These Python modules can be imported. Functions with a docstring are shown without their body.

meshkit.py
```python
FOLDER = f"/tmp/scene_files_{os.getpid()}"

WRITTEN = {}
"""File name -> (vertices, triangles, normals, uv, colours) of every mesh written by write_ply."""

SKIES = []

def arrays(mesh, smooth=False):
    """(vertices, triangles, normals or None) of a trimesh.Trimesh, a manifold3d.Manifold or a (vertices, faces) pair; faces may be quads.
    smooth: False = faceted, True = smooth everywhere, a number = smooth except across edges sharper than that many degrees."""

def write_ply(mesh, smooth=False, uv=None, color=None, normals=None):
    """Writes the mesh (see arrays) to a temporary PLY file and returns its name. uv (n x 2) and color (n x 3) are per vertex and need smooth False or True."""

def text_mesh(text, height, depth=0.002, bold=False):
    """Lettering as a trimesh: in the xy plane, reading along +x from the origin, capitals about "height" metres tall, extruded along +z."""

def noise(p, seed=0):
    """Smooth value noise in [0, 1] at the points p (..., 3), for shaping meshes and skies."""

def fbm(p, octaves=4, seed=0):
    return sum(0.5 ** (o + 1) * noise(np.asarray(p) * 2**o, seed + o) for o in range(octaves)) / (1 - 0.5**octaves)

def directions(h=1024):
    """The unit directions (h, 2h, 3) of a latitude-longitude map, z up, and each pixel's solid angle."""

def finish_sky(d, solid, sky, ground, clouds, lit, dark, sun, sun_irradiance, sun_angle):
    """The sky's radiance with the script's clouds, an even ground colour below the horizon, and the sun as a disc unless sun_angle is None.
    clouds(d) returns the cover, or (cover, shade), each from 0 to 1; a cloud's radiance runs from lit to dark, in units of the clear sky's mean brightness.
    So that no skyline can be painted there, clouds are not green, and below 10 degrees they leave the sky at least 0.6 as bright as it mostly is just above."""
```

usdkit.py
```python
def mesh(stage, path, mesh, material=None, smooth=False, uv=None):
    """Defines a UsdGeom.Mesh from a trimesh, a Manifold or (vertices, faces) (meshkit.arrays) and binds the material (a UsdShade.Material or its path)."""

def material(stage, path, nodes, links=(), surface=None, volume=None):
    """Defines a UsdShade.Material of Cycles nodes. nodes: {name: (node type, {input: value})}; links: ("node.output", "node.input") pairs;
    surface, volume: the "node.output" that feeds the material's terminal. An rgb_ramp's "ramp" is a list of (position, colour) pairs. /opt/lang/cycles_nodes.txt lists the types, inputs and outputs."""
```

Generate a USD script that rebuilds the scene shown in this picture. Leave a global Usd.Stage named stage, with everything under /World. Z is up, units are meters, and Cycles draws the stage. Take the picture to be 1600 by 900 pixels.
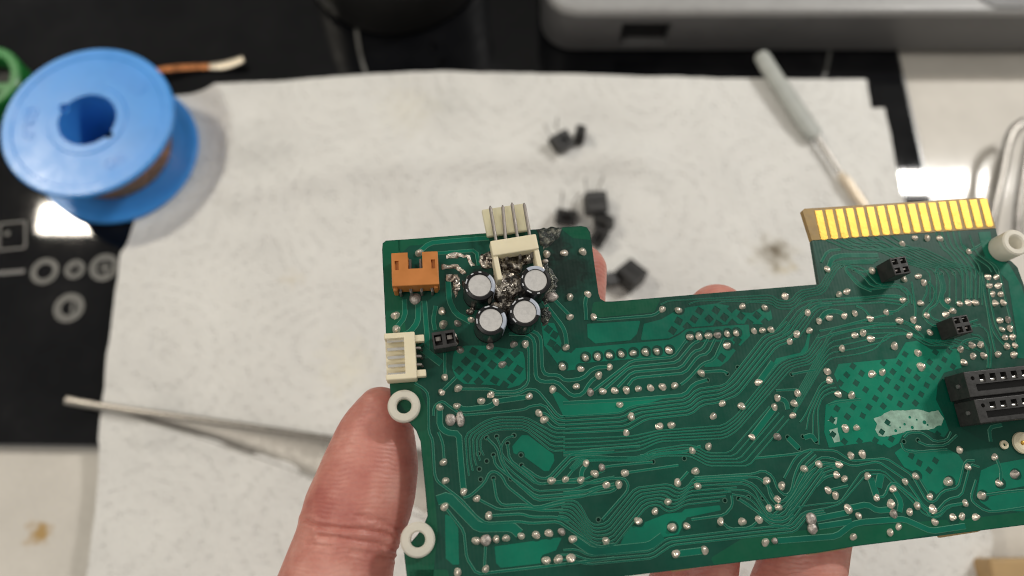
import math, random, numpy as np, trimesh, usdkit, meshkit, manifold3d
from pxr import Usd, UsdGeom, UsdLux, UsdShade, Gf, Sdf
from shapely.geometry import Polygon, LineString, Point, box as sbox
from shapely.ops import unary_union
from shapely import affinity
from scipy.spatial import Delaunay

stage = Usd.Stage.CreateInMemory()
UsdGeom.SetStageUpAxis(stage, 'Z'); UsdGeom.SetStageMetersPerUnit(stage, 1.0)
UsdGeom.Xform.Define(stage, '/World'); UsdGeom.Scope.Define(stage, '/World/Looks')
rng = np.random.default_rng(7)

# ------------------------------------------------------------------ camera
FPX, CX, CY = 1170.0, 800.0, 450.0          # the photograph is 1600 x 900
PITCH = math.radians(19.0)                  # tilt away from looking straight down
CAM_H = 0.300
CAM = np.array([0.0, 0.0, CAM_H])
RT = np.array([1.0, 0, 0]); UP = np.array([0, math.cos(PITCH), math.sin(PITCH)]); FW = np.array([0, math.sin(PITCH), -math.cos(PITCH)])
cam = UsdGeom.Camera.Define(stage, '/World/camera')
cam.AddTranslateOp().Set(Gf.Vec3d(*CAM)); cam.AddRotateXOp().Set(math.degrees(PITCH))
cam.CreateHorizontalApertureAttr(36.0); cam.CreateVerticalApertureAttr(20.25)
cam.CreateFocalLengthAttr(36.0 * FPX / 1600)
cam.CreateClippingRangeAttr((0.01, 50.0))
cam.CreateFStopAttr(8.6); cam.CreateFocusDistanceAttr(0.156)
cam.CreateExposureAttr(0.0)

def ray(u, v): return RT * (u - CX) / FPX + UP * (CY - v) / FPX + FW
def tb(u, v, z=0.0):                         # the point of the level plane at height z seen at photo pixel (u, v)
    r = ray(u, v); return CAM + r * (z - CAM_H) / r[2]
def project(p):
    d = np.atleast_2d(p) - CAM; w = d @ FW
    return np.stack([CX + FPX * (d @ RT) / w, CY - FPX * (d @ UP) / w, w], 1)

# ------------------------------------------------------------------ light: a dim room and two lamps over the worktop, plus an added fill light
dome = UsdLux.DomeLight.Define(stage, '/World/room_light')
mroom = usdkit.material(stage, '/World/Looks/room_glow', {
    'tc': ('texture_coordinate', {}), 'sx': ('separate_xyz', {}), 'rm': ('rgb_ramp', {'ramp': [(0, (.30, .28, .25)), (.5, (.34, .32, .29)), (.62, (.44, .42, .385)), (1, (.60, .575, .53))]}),
    'ma': ('math', {'math_type': 'multiply_add', 'value2': .5, 'value3': .5}), 'bg': ('background_shader', {'strength': 0.50})},
    [('tc.generated', 'sx.vector'), ('sx.z', 'ma.value1'), ('ma.value', 'rm.fac'), ('rm.color', 'bg.color')], surface='bg.background')
UsdShade.MaterialBindingAPI.Apply(dome.GetPrim()).Bind(mroom)
LAMP_Z = 0.75
def mirrored(u, v, z):                       # where a ray from pixel (u, v) reaches height z after the cooktop mirrors it
    p = tb(u, v, 0.0); r = ray(u, v); return p + np.array([r[0], r[1], -r[2]]) * z / -r[2]
def lamp(name, px, color, intensity):
    q = np.array([mirrored(u, v, LAMP_Z) for u, v in px]); lo, hi = q.min(0), q.max(0); c = (lo + hi) / 2
    L = UsdLux.RectLight.Define(stage, '/World/' + name)
    L.AddTranslateOp().Set(Gf.Vec3d(c[0], c[1], LAMP_Z))
    L.CreateWidthAttr(float(hi[0] - lo[0])); L.CreateHeightAttr(float(hi[1] - lo[1]))
    L.CreateNormalizeAttr(True); L.CreateColorAttr(Gf.Vec3f(*color)); L.CreateIntensityAttr(intensity)
lamp('strip_lamp', [(1388, 271), (1570, 298)], (1.0, .97, .92), 2.45)
lamp('spot_lamp', [(68, 322), (170, 362)], (1.0, .91, .76), 1.3)
FILL = UsdLux.RectLight.Define(stage, '/World/added_fill_light'); FILL.AddTranslateOp().Set(Gf.Vec3d(-.9, -.5, 2.3)); FILL.CreateWidthAttr(1.0); FILL.CreateHeightAttr(1.0)  # unseen overhead area light, added for soft general fill
FILL.CreateNormalizeAttr(True); FILL.CreateColorAttr(Gf.Vec3f(1.0, .95, .85)); FILL.CreateIntensityAttr(4.7)

# ------------------------------------------------------------------ helpers
used = {}
def path_for(name, parent=None):
    base = (parent.GetPath().pathString if parent else '/World') + '/'
    k = used.get(base + name, -1) + 1; used[base + name] = k
    return base + name + ('_%03d' % k if k else '')
def obj(name, mesh, mat, parent=None, smooth=30, label=None):
    m = usdkit.mesh(stage, path_for(name, parent), mesh, mat, smooth=smooth); o = m.GetPrim()
    if label: o.SetCustomDataByKey('label', label)
    return o
def tag(o, label, cat=None, group=None, kind=None):
    o.SetCustomDataByKey('label', label)
    for k, v in (('category', cat), ('group', group), ('kind', kind)):
        if v: o.SetCustomDataByKey(k, v)
    return o
def thing(name, label, cat, m4=None, group=None):
    x = UsdGeom.Xform.Define(stage, path_for(name))
    if m4 is not None: x.AddTransformOp().Set(Gf.Matrix4d(*np.asarray(m4).T.flatten().tolist()))
    return tag(x.GetPrim(), label, cat, group)
def sub(name, parent):                       # a part that is only a holder of sub-parts
    return UsdGeom.Xform.Define(stage, path_for(name, parent)).GetPrim()
cat_ = trimesh.util.concatenate
def man(m): return manifold3d.Manifold(manifold3d.Mesh(np.asarray(m.vertices, np.float32), np.asarray(m.faces, np.uint32)))
def tri(m): q = m.to_mesh(); return trimesh.Trimesh(q.vert_properties[:, :3], q.tri_verts, process=False)
def rbox(x0, y0, z0, x1, y1, z1, r=0.0003):  # a box with rounded edges
    r = min(r, (x1-x0)*.45, (y1-y0)*.45, (z1-z0)*.45); s = trimesh.creation.icosphere(1, r).vertices
    p = np.vstack([s + [x, y, z] for x in (x0+r, x1-r) for y in (y0+r, y1-r) for z in (z0+r, z1-r)])
    return trimesh.convex.convex_hull(p)
def mbox(x0, y0, z0, x1, y1, z1): return manifold3d.Manifold.cube([x1-x0, y1-y0, z1-z0]).translate([x0, y0, z0])
def lathe(profile, n=48):                    # closed profile of (r, z) turned about z
    return trimesh.creation.revolve(np.array(profile), sections=n)
def tube(pts, rad, sides=10):
    p = np.asarray(pts, float); rad = np.broadcast_to(rad, (len(p),)).astype(float)
    t = np.gradient(p, axis=0); t /= np.linalg.norm(t, axis=1, keepdims=True)
    a = np.cross(t, np.where(np.abs(t[:, 2:]) < .9, [0, 0, 1.0], [1.0, 0, 0])); a /= np.linalg.norm(a, axis=1, keepdims=True); b = np.cross(t, a)
    ang = np.arange(sides) * 2 * np.pi / sides
    v = p[:, None] + rad[:, None, None] * (np.cos(ang)[None, :, None] * a[:, None] + np.sin(ang)[None, :, None] * b[:, None])
    f = []
    for i in range(len(p) - 1):
        for j in range(sides):
            k = (j + 1) % sides; A, B, C, D = i*sides+j, i*sides+k, (i+1)*sides+k, (i+1)*sides+j
            f += [[A, B, C], [A, C, D]]
    v = np.vstack([v.reshape(-1, 3), p[0], p[-1]]); n = len(v)
    for j in range(sides):
        k = (j + 1) % sides; f += [[n-2, k, j], [n-1, (len(p)-1)*sides+j, (len(p)-1)*sides+k]]
    return trimesh.Trimesh(v, f, process=False)
def spline(pts, n=40):
    from scipy.interpolate import CubicSpline
    p = np.asarray(pts, float); s = np.r_[0, np.cumsum(np.linalg.norm(np.diff(p[:, :3], axis=0), axis=1))]
    return CubicSpline(s, p)(np.linspace(0, s[-1], n))
def polys(g):
    if g.is_empty: return []
    return [q for q in (g.geoms if hasattr(g, 'geoms') else [g]) if q.geom_type == 'Polygon' and q.area > 1e-9]
def extr(g, h, z=0.0):
    out = []
    for q in polys(g):
        m = trimesh.creation.extrude_polygon(q, h); m.apply_translation([0, 0, z]); out.append(m)
    return cat_(out)

# ------------------------------------------------------------------ the board's own frame
ey = RT * -469 + UP * 4025 + FW * FPX; ey /= np.linalg.norm(ey)
ex = RT * 10600 + UP * 896 + FW * FPX; ex -= ey * (ex @ ey); ex /= np.linalg.norm(ex); nz = np.cross(ex, ey)
O = CAM + ray(980, 552) * .157
def bw(u, v, h=0.0):                          # world point on the plane h above the board's face
    r = ray(u, v); return CAM + r * (((O + nz * h - CAM) @ nz) / (r @ nz))
def bl(u, v, h=0.0): d = bw(u, v, h) - O; return np.array([d @ ex, d @ ey])
PX = float(np.linalg.norm(bl(981, 552) - bl(980, 552)))       # metres per photo pixel on the board
# ------------------------------------------------------------------ materials
def mat(name, nodes, links=(), out='p.BSDF'): return usdkit.material(stage, '/World/Looks/' + name, nodes, links, surface=out)
def plain(name, col, rough=.5, metal=0., bump=0., scale=900., var=0., vscale=150., **kw):
    n = {'p': ('principled_bsdf', {'base_color': col, 'roughness': rough, 'metallic': metal, **kw}), 'tc': ('geometry', {})}; l = []
    if bump:
        n['bn'] = ('noise_texture', {'scale': scale, 'detail': 3}); n['b'] = ('bump', {'strength': bump, 'distance': .0002})
        l += [('tc.position', 'bn.vector'), ('bn.fac', 'b.height'), ('b.normal', 'p.normal')]
    if var:
        n['vn'] = ('noise_texture', {'scale': vscale, 'detail': 4, 'roughness': .6})
        lo, hi = [c * (1 - var) for c in col], [min(1, c * (1 + var)) for c in col]
        n['vr'] = ('rgb_ramp', {'ramp': [(.3, lo), (.7, hi)]}); n['rr'] = ('map_range', {'from_min': .3, 'from_max': .7, 'to_min': rough * .8, 'to_max': min(1, rough * 1.25)})
        l += [('tc.position', 'vn.vector'), ('vn.fac', 'vr.fac'), ('vr.color', 'p.base_color'), ('vn.fac', 'rr.value'), ('rr.result', 'p.roughness')]
    return mat(name, n, l)
def mask(name, lo, hi, weave, rough=.24, edge=None, scorch=()):    # lacquered board: tone that drifts, faint glass weave, small dust and scratches
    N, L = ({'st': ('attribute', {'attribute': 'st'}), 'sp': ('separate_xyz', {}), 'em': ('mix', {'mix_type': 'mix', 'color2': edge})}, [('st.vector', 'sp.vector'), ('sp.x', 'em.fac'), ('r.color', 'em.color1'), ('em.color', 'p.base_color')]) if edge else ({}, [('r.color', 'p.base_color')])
    for i_, (c_, R_, k_) in enumerate(scorch):
        N.update({'sd%d' % i_: ('vector_math', {'math_type': 'distance', 'vector2': c_}), 'sa%d' % i_: ('math', {'math_type': 'multiply_add', 'value2': R_ * 2.4, 'value3': -R_ * 1.2}), 'ss%d' % i_: ('math', {'math_type': 'add'}),
            'sr%d' % i_: ('map_range', {'from_min': R_ * .45, 'from_max': R_ * 1.1, 'to_min': k_, 'to_max': 0., 'clamp': True}), 'sx%d' % i_: ('mix', {'mix_type': 'mix', 'color2': (.006, .010, .009)})})
        src = L[-1][0]; L = L[:-1] + [('tc.object', 'sd%d.vector1' % i_), ('n3.fac', 'sa%d.value1' % i_), ('sd%d.value' % i_, 'ss%d.value1' % i_), ('sa%d.value' % i_, 'ss%d.value2' % i_), ('ss%d.value' % i_, 'sr%d.value' % i_), ('sr%d.result' % i_, 'sx%d.fac' % i_), (src, 'sx%d.color1' % i_), ('sx%d.color' % i_, 'p.base_color')]
    return mat(name, {**N, 'tc': ('texture_coordinate', {}), 'n': ('noise_texture', {'scale': 26., 'detail': 5, 'roughness': .6}), 'r': ('rgb_ramp', {'ramp': [(.32, lo), (.68, hi)]}),
        'w': ('wave_texture', {'wave_type': 'bands', 'bands_direction': 'x', 'scale': 420., 'distortion': 2.5, 'detail': 1.5}), 'n2': ('noise_texture', {'scale': 900., 'detail': 3}),
        'ad': ('mix', {'mix_type': 'mix', 'fac': .55}), 'b': ('bump', {'strength': weave, 'distance': .00012}),
        'n3': ('noise_texture', {'scale': 260., 'detail': 4, 'roughness': .7}), 'rr': ('map_range', {'from_min': .35, 'from_max': .7, 'to_min': rough * .8, 'to_max': rough * 1.3}),
        'p': ('principled_bsdf', {'specular_ior_level': .34})},
        [('tc.object', 'n.vector'), ('tc.object', 'w.vector'), ('tc.object', 'n2.vector'), ('tc.object', 'n3.vector'), ('n.fac', 'r.fac'), *L, ('w.color', 'ad.color1'), ('n2.color', 'ad.color2'),
         ('ad.color', 'b.height'), ('b.normal', 'p.normal'), ('n3.fac', 'rr.value'), ('rr.result', 'p.roughness')])
SC = [((*bl(884, 425), 0.), .0062, .75), ((*bl(872, 385), 0.), .0035, .8), ((*bl(795, 445), 0.), .0085, .8), ((*bl(718, 440), 0.), .004, .6)]
M_bare = mask('lacquer_over_laminate', (.0005, .032, .021), (.001, .074, .047), .10, .36, scorch=SC)
M_band = mask('lacquer_without_rear_copper', (.001, .060, .030), (.002, .105, .052), .08, .34)
M_cu = mask('lacquer_over_copper', (.0005, .082, .054), (.001, .200, .118), .06, .30)
M_tr = mask('lacquer_over_tracks', (.0005, .058, .041), (.001, .160, .098), .06, .26, edge=(.10, .28, .20))  # edge: thinner lacquer is paler, with the bevel highlights painted in as well
M_worn = plain('scraped_lacquer', (.25, .40, .32), .5, var=.25, vscale=700., bump=.2, scale=1500.)
M_fr4 = plain('amber_laminate', (.30, .185, .04), .4, var=.2, vscale=300., bump=.1)
M_gold = plain('gold_plate', (.66, .41, .085), .40, .92, var=.12, vscale=350., bump=.12, scale=1400.)
M_solder = plain('solder', (.82, .73, .63), .28, .72, var=.22, vscale=1500., bump=.35, scale=2600.)
M_dull = plain('dull_solder', (.42, .38, .35), .48, .7, var=.35, vscale=1800., bump=.5, scale=2600.)
M_ring = plain('via_ring', (.05, .14, .10), .3, .25)
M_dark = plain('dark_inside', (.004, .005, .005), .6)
M_bone = plain('cream_nylon', (.80, .71, .50), .42, var=.06, bump=.06, subsurface_weight=.15, subsurface_scale=.0012, subsurface_radius=(1, .8, .5))
M_pale = plain('ivory_nylon', (.62, .56, .36), .35, var=.10, bump=.06, subsurface_weight=.3, subsurface_scale=.0015, subsurface_radius=(1, .8, .45))
M_white = plain('white_nylon', (.66, .62, .52), .45, var=.05, bump=.05, subsurface_weight=.25, subsurface_scale=.0015, subsurface_radius=(1, .9, .7))
M_orange = plain('orange_nylon', (.52, .185, .04), .45, var=.10, vscale=260., bump=.08)
M_black = plain('black_plastic', (.012, .012, .013), .38, var=.25, vscale=500., bump=.12)
M_greyblk = plain('worn_black_plastic', (.022, .0215, .0215), .5, var=.35, vscale=700., bump=.25)
M_sleeve = plain('black_sleeve', (.008, .008, .009), .22, var=.2, bump=.05)
M_stripe = plain('sleeve_stripe', (.42, .46, .55), .35, var=.12, vscale=500.)
M_print = plain('sleeve_print', (.6, .62, .65), .4)
M_alu = plain('capacitor_lid', (.56, .55, .54), .62, .35, var=.10, vscale=1200., bump=.3, scale=2400.)
M_pin = plain('tinned_pin', (.22, .20, .185), .5, .7, var=.25, vscale=900.)
M_bright = plain('bright_contact', (.82, .80, .76), .22, .8)
def gunk(name, a, b, c):
    return mat(name, {'tc': ('texture_coordinate', {}), 'n': ('noise_texture', {'scale': 900., 'detail': 6, 'roughness': .68}), 'r': ('rgb_ramp', {'ramp': [(.40, a), (.49, b), (.56, c), (.7, c)]}),
        'm': ('map_range', {'from_min': .46, 'from_max': .54, 'to_min': 0.05, 'to_max': .9, 'clamp': True}), 'b': ('bump', {'strength': .9, 'distance': .0003}), 'p': ('principled_bsdf', {'roughness': .26})},
        [('tc.object', 'n.vector'), ('n.fac', 'r.fac'), ('r.color', 'p.base_color'), ('n.fac', 'm.value'), ('m.result', 'p.metallic'), ('n.fac', 'b.height'), ('b.normal', 'p.normal')])
M_gunk = gunk('burnt_flux_and_solder', (.007, .0055, .0045), (.045, .030, .020), (.62, .57, .51))
M_tinned = gunk('tinned_copper', (.05, .035, .025), (.45, .36, .28), (.70, .66, .60))
M_char = gunk('flux_residue', (.003, .004, .0035), (.008, .016, .012), (.12, .12, .10))

def towel_mat():
    stains = [(460, 440, 22, (.55, .48, .34), .55), (1224, 428, 20, (.72, .60, .34), .7), (1207, 405, 40, (.42, .36, .24), .6), (1203, 400, 28, (.10, .075, .045), 1.), (1135, 405, 8, (.45, .42, .34), .6), (900, 180, 40, (.6, .59, .57), .5), (700, 175, 60, (.52, .52, .50), .5), (415, 572, 16, (.40, .40, .40), .6), (1030, 300, 34, (.52, .52, .50), .5), (415, 250, 70, (.52, .52, .50), .5), (270, 660, 60, (.5, .5, .49), .5), (470, 860, 50, (.62, .61, .59), .35), (360, 810, 40, (.6, .6, .58), .35), (345, 290, 8, (.22, .22, .2), .5), (375, 288, 7, (.22, .22, .2), .6), (577, 167, 7, (.3, .27, .2), .6), (440, 425, 10, (.45, .38, .25), .5), (540, 575, 50, (.78, .75, .60), .4), (640, 180, 60, (.66, .63, .52), .35), (420, 570, 16, (.5, .48, .42), .4)]
    n = {'g': ('geometry', {}), 'c0': ('rgb_ramp', {'ramp': [(.3, (.655, .65, .63)), (.7, (.735, .73, .705))]}), 'cn': ('noise_texture', {'scale': 35., 'detail': 5, 'roughness': .6}),
         'wn': ('noise_texture', {'scale': 260., 'detail': 3}), 'p': ('principled_bsdf', {'roughness': .92, 'specular_ior_level': .15, 'sheen_weight': .1})}
    l = [('g.position', 'cn.vector'), ('cn.fac', 'c0.fac'), ('g.position', 'wn.vector')]
    last = 'c0.color'
    for i, (u, v, r, col, k) in enumerate(stains):
        c = tb(u, v, .002); R = r * .315 / FPX
        n['d%d' % i] = ('vector_math', {'math_type': 'distance', 'vector2': tuple(c)}); n['a%d' % i] = ('math', {'math_type': 'multiply_add', 'value2': R * 1.7, 'value3': -R * .85}); n['s%d' % i] = ('math', {'math_type': 'add'})
        n['m%d' % i] = ('map_range', {'from_min': R * .25, 'from_max': R * 1.1, 'to_min': k, 'to_max': 0., 'clamp': True}); n['x%d' % i] = ('mix', {'mix_type': 'mix', 'color2': col})
        l += [('g.position', 'd%d.vector1' % i), ('wn.fac', 'a%d.value1' % i), ('d%d.value' % i, 's%d.value1' % i), ('a%d.value' % i, 's%d.value2' % i), ('s%d.value' % i, 'm%d.value' % i), ('m%d.result' % i, 'x%d.fac' % i), (last, 'x%d.color1' % i)]
        last = 'x%d.color' % i
    # embossing: rings of small dots round centres on a lattice, and the fibre texture
    n.update({'mp': ('mapping', {'scale': (15., 15., 0.), 'location': (.37, .2, 0)}), 'dn': ('noise_texture', {'scale': 18., 'detail': 1}), 'da': ('mix', {'mix_type': 'add', 'fac': .45}), 'fr': ('vector_math', {'math_type': 'fraction'}), 'ce': ('vector_math', {'math_type': 'subtract', 'vector2': (.5, .5, 0)}),
        'ln': ('vector_math', {'math_type': 'length'}), 'rs': ('math', {'math_type': 'multiply', 'value2': 78.}), 'sn': ('math', {'math_type': 'sine'}),
        'vo': ('voronoi_texture', {'scale': 420., 'feature': 'f1'}), 'vm': ('map_range', {'from_min': .20, 'from_max': .55, 'to_min': 1., 'to_max': 0., 'clamp': True}), 'sm': ('map_range', {'from_min': .1, 'from_max': .9, 'to_min': .30, 'clamp': True}),
        'mu': ('math', {'math_type': 'multiply'}), 'fn': ('noise_texture', {'scale': 1300., 'detail': 3}), 'fa': ('math', {'math_type': 'multiply_add', 'value2': .35}), 'b': ('bump', {'strength': .6, 'distance': .00095, 'invert': True})})
    l += [('g.position', 'mp.vector'), ('g.position', 'dn.vector'), ('mp.vector', 'da.color1'), ('dn.color', 'da.color2'), ('da.color', 'fr.vector1'), ('fr.vector', 'ce.vector1'), ('ce.vector', 'ln.vector1'), ('ln.value', 'rs.value1'), ('rs.value', 'sn.value1'), ('g.position', 'vo.vector'), ('vo.distance', 'vm.value'),
          ('sn.value', 'sm.value'), ('vm.result', 'mu.value1'), ('sm.result', 'mu.value2'), ('g.position', 'fn.vector'), ('fn.fac', 'fa.value1'), ('mu.value', 'fa.value3'), ('fa.value', 'b.height'), ('b.normal', 'p.normal'), (last, 'p.base_color')]
    return mat('paper', n, l)
M_towel = towel_mat()
def glass_mat():
    return mat('black_glass', {'g': ('geometry', {}), 'n': ('noise_texture', {'scale': 22., 'detail': 6, 'roughness': .65}), 'r': ('map_range', {'from_min': .4, 'from_max': .75, 'to_min': .02, 'to_max': .06, 'clamp': True}),
        'c': ('rgb_ramp', {'ramp': [(.40, (.0025, .0028, .0036)), (.58, (.0055, .0057, .0066)), (.78, (.016, .016, .017))]}), 'p': ('principled_bsdf', {'specular_ior_level': .30})},
        [('g.position', 'n.vector'), ('n.fac', 'r.value'), ('r.result', 'p.roughness'), ('n.fac', 'c.fac'), ('c.color', 'p.base_color')])
M_glass = glass_mat()
def counter_mat():
    c = tb(62, 832, -.004); R = .0075
    return mat('speckled_worktop', {'g': ('geometry', {}), 'v': ('voronoi_texture', {'scale': 700., 'feature': 'f1'}), 'vr': ('rgb_ramp', {'ramp': [(0., (.40, .36, .30)), (.14, (.63, .60, .55)), (1, (.66, .63, .58))]}),
        'n': ('noise_texture', {'scale': 60., 'detail': 4}), 'nr': ('rgb_ramp', {'ramp': [(.3, (.90, .90, .90)), (.7, (1, 1, 1))]}), 'mx': ('mix', {'mix_type': 'multiply', 'fac': 1.}),
        'd': ('vector_math', {'math_type': 'distance', 'vector2': tuple(c)}), 'wn': ('noise_texture', {'scale': 330., 'detail': 4}), 'wa': ('math', {'math_type': 'multiply_add', 'value2': .012, 'value3': -.006}), 'ad': ('math', {'math_type': 'add'}),
        'mr': ('map_range', {'from_min': R * .2, 'from_max': R * .75, 'to_min': .85, 'to_max': 0., 'clamp': True}), 'st': ('mix', {'mix_type': 'mix', 'color2': (.40, .24, .06)}), 'p': ('principled_bsdf', {'roughness': .085, 'specular_ior_level': .09})},
        [('g.position', 'v.vector'), ('v.distance', 'vr.fac'), ('g.position', 'n.vector'), ('n.fac', 'nr.fac'), ('vr.color', 'mx.color1'), ('nr.color', 'mx.color2'), ('g.position', 'd.vector1'), ('g.position', 'wn.vector'), ('wn.fac', 'wa.value1'),
         ('d.value', 'ad.value1'), ('wa.value', 'ad.value2'), ('ad.value', 'mr.value'), ('mr.result', 'st.fac'), ('mx.color', 'st.color1'), ('st.color', 'p.base_color')])
M_counter = counter_mat()
M_trim = plain('glass_edge', (.10, .10, .10), .25)
M_mark = plain('control_print', (.10, .10, .095), .5, var=.35, vscale=200.)
M_faint = plain('faint_print', (.05, .05, .055), .4)
M_blue = plain('blue_plastic', (.050, .285, .78), .34, var=.06, vscale=60., bump=.04, subsurface_weight=.1, subsurface_scale=.002, subsurface_radius=(.3, .5, 1))
M_copper = plain('copper_wire', (.74, .30, .12), .33, .85, var=.25, vscale=500., bump=.1)
M_braid = plain('tinned_braid', (.62, .56, .46), .4, .7, var=.3, vscale=900., bump=.5, scale=1800.)
M_green = plain('green_plastic', (.015, .19, .035), .35, var=.12)
M_device = plain('grey_housing', (.12, .12, .122), .42, var=.05, bump=.15, scale=3000.)
M_device2 = plain('light_grey_housing', (.31, .31, .31), .40, var=.05, bump=.12, scale=3000.)
M_pot = plain('black_enamel', (.010, .010, .010), .48, var=.2, specular_ior_level=.3)
M_steel = plain('brushed_steel', (.24, .225, .205), .36, .9, var=.15, vscale=300., bump=.08)
M_handle = plain('grey_handle', (.36, .375, .35), .5, var=.12, bump=.1)
M_tip = plain('worn_tip', (.70, .60, .47), .4, .5, var=.2)
M_tan = plain('tan_wood', (.42, .28, .13), .6, var=.12, vscale=90., bump=.2)
def skin_mat():
    return mat('skin', {'g': ('geometry', {}), 'n': ('noise_texture', {'scale': 85., 'detail': 5, 'roughness': .6}), 'r': ('rgb_ramp', {'ramp': [(.3, (.42, .135, .112)), (.5, (.56, .235, .19)), (.7, (.69, .36, .30))]}),
        'w': ('wave_texture', {'wave_type': 'bands', 'bands_direction': 'y', 'scale': 330., 'distortion': 9., 'detail': 2.5, 'detail_scale': .5}), 'n2': ('noise_texture', {'scale': 900., 'detail': 4}), 'vo': ('voronoi_texture', {'scale': 1100., 'feature': 'distance_to_edge'}),
        'm1': ('mix', {'mix_type': 'mix', 'fac': .5}), 'm2': ('mix', {'mix_type': 'mix', 'fac': .35}), 'b': ('bump', {'strength': .45, 'distance': .00025}),
        'p': ('principled_bsdf', {'roughness': .46, 'subsurface_weight': .22, 'subsurface_scale': .003, 'subsurface_radius': (1, .35, .2), 'specular_ior_level': .45})},
        [('g.position', 'n.vector'), ('n.fac', 'r.fac'), ('r.color', 'p.base_color'), ('g.position', 'w.vector'), ('g.position', 'n2.vector'), ('g.position', 'vo.vector'), ('w.color', 'm1.color1'), ('n2.color', 'm1.color2'),
         ('m1.color', 'm2.color1'), ('vo.distance', 'm2.color2'), ('m2.color', 'b.height'), ('b.normal', 'p.normal')])
M_skin = skin_mat()

# ------------------------------------------------------------------ worktop and cooktop
gl_b = [tb(0, 722), tb(158, 713)]; gl_r = [tb(1405, 80), tb(1457, 310)]
bd = (gl_b[1] - gl_b[0]) / np.linalg.norm(gl_b[1] - gl_b[0])
print('cooktop edges', bd, (gl_r[0] - gl_r[1]) / np.linalg.norm(gl_r[0] - gl_r[1]))
yb = float((gl_b[0][1] + gl_b[1][1]) / 2)
ct = trimesh.creation.box((3.0, 2.4, .03)); ct.apply_translation([0, .3, -.004 - .015])
tag(obj('countertop', ct, M_counter), 'pale speckled kitchen countertop around the black cooktop', kind='structure')
def yline(p, q, y): return p + (q - p) * (y - p[1]) / (q[1] - p[1])
cr0 = yline(gl_r[0], gl_r[1], yb)[:2]; cr1 = yline(gl_r[0], gl_r[1], .62)[:2]
hobp = Polygon([(-.62, yb + .010), cr0, cr1, (-.62, .62)])
cook = thing('cooktop', 'black glass cooktop with printed ring controls under the paper towel', 'cooktop')
glass = obj('glass_panel', extr(hobp.buffer(-.0012), .0040, -.004), M_glass, cook)
obj('edge_trim', extr(hobp.difference(hobp.buffer(-.0012)), .0034, -.004), M_trim, cook)
def marks(name, g, m, z=.00012): return obj(name, extr(g, .00004, z), m, cook, smooth=False)
def pxring(u, v, r, t):
    c = tb(u, v); R = r * .315 / FPX; T = t * .315 / FPX; return Point(c[0], c[1]).buffer(R, 24).difference(Point(c[0], c[1]).buffer(R - T, 24))
def pxline(pts, w): return LineString([tb(u, v)[:2] for u, v in pts]).buffer(w * .315 / FPX / 2)
def pxpoly(pts): return Polygon([tb(u, v)[:2] for u, v in pts])
marks('control_ring', pxring(70, 424, 22, 9), M_mark)
marks('control_ring', unary_union([pxring(117, 421, 16, 8), pxline([(112, 412), (117, 420)], 3)]), M_mark)
marks('control_ring', unary_union([pxring(163, 418, 23, 10), pxline([(164, 410), (166, 428)], 4), pxline([(155, 420), (174, 418)], 4)]), M_mark)
marks('control_ring', unary_union([pxring(108, 481, 24, 12), pxline([(113, 473), (112, 491)], 4)]), M_mark)
sq = [(3, 352), (37, 349), (37, 385), (2, 388)]
marks('control_square', pxpoly(sq).buffer(.0012).difference(pxpoly(sq).buffer(.0004)), M_faint)
marks('control_dot', Point(*tb(12, 365)[:2]).buffer(.0011), M_mark)
marks('control_line', pxline([(-40, 430), (36, 424)], 7), M_faint)
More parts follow.
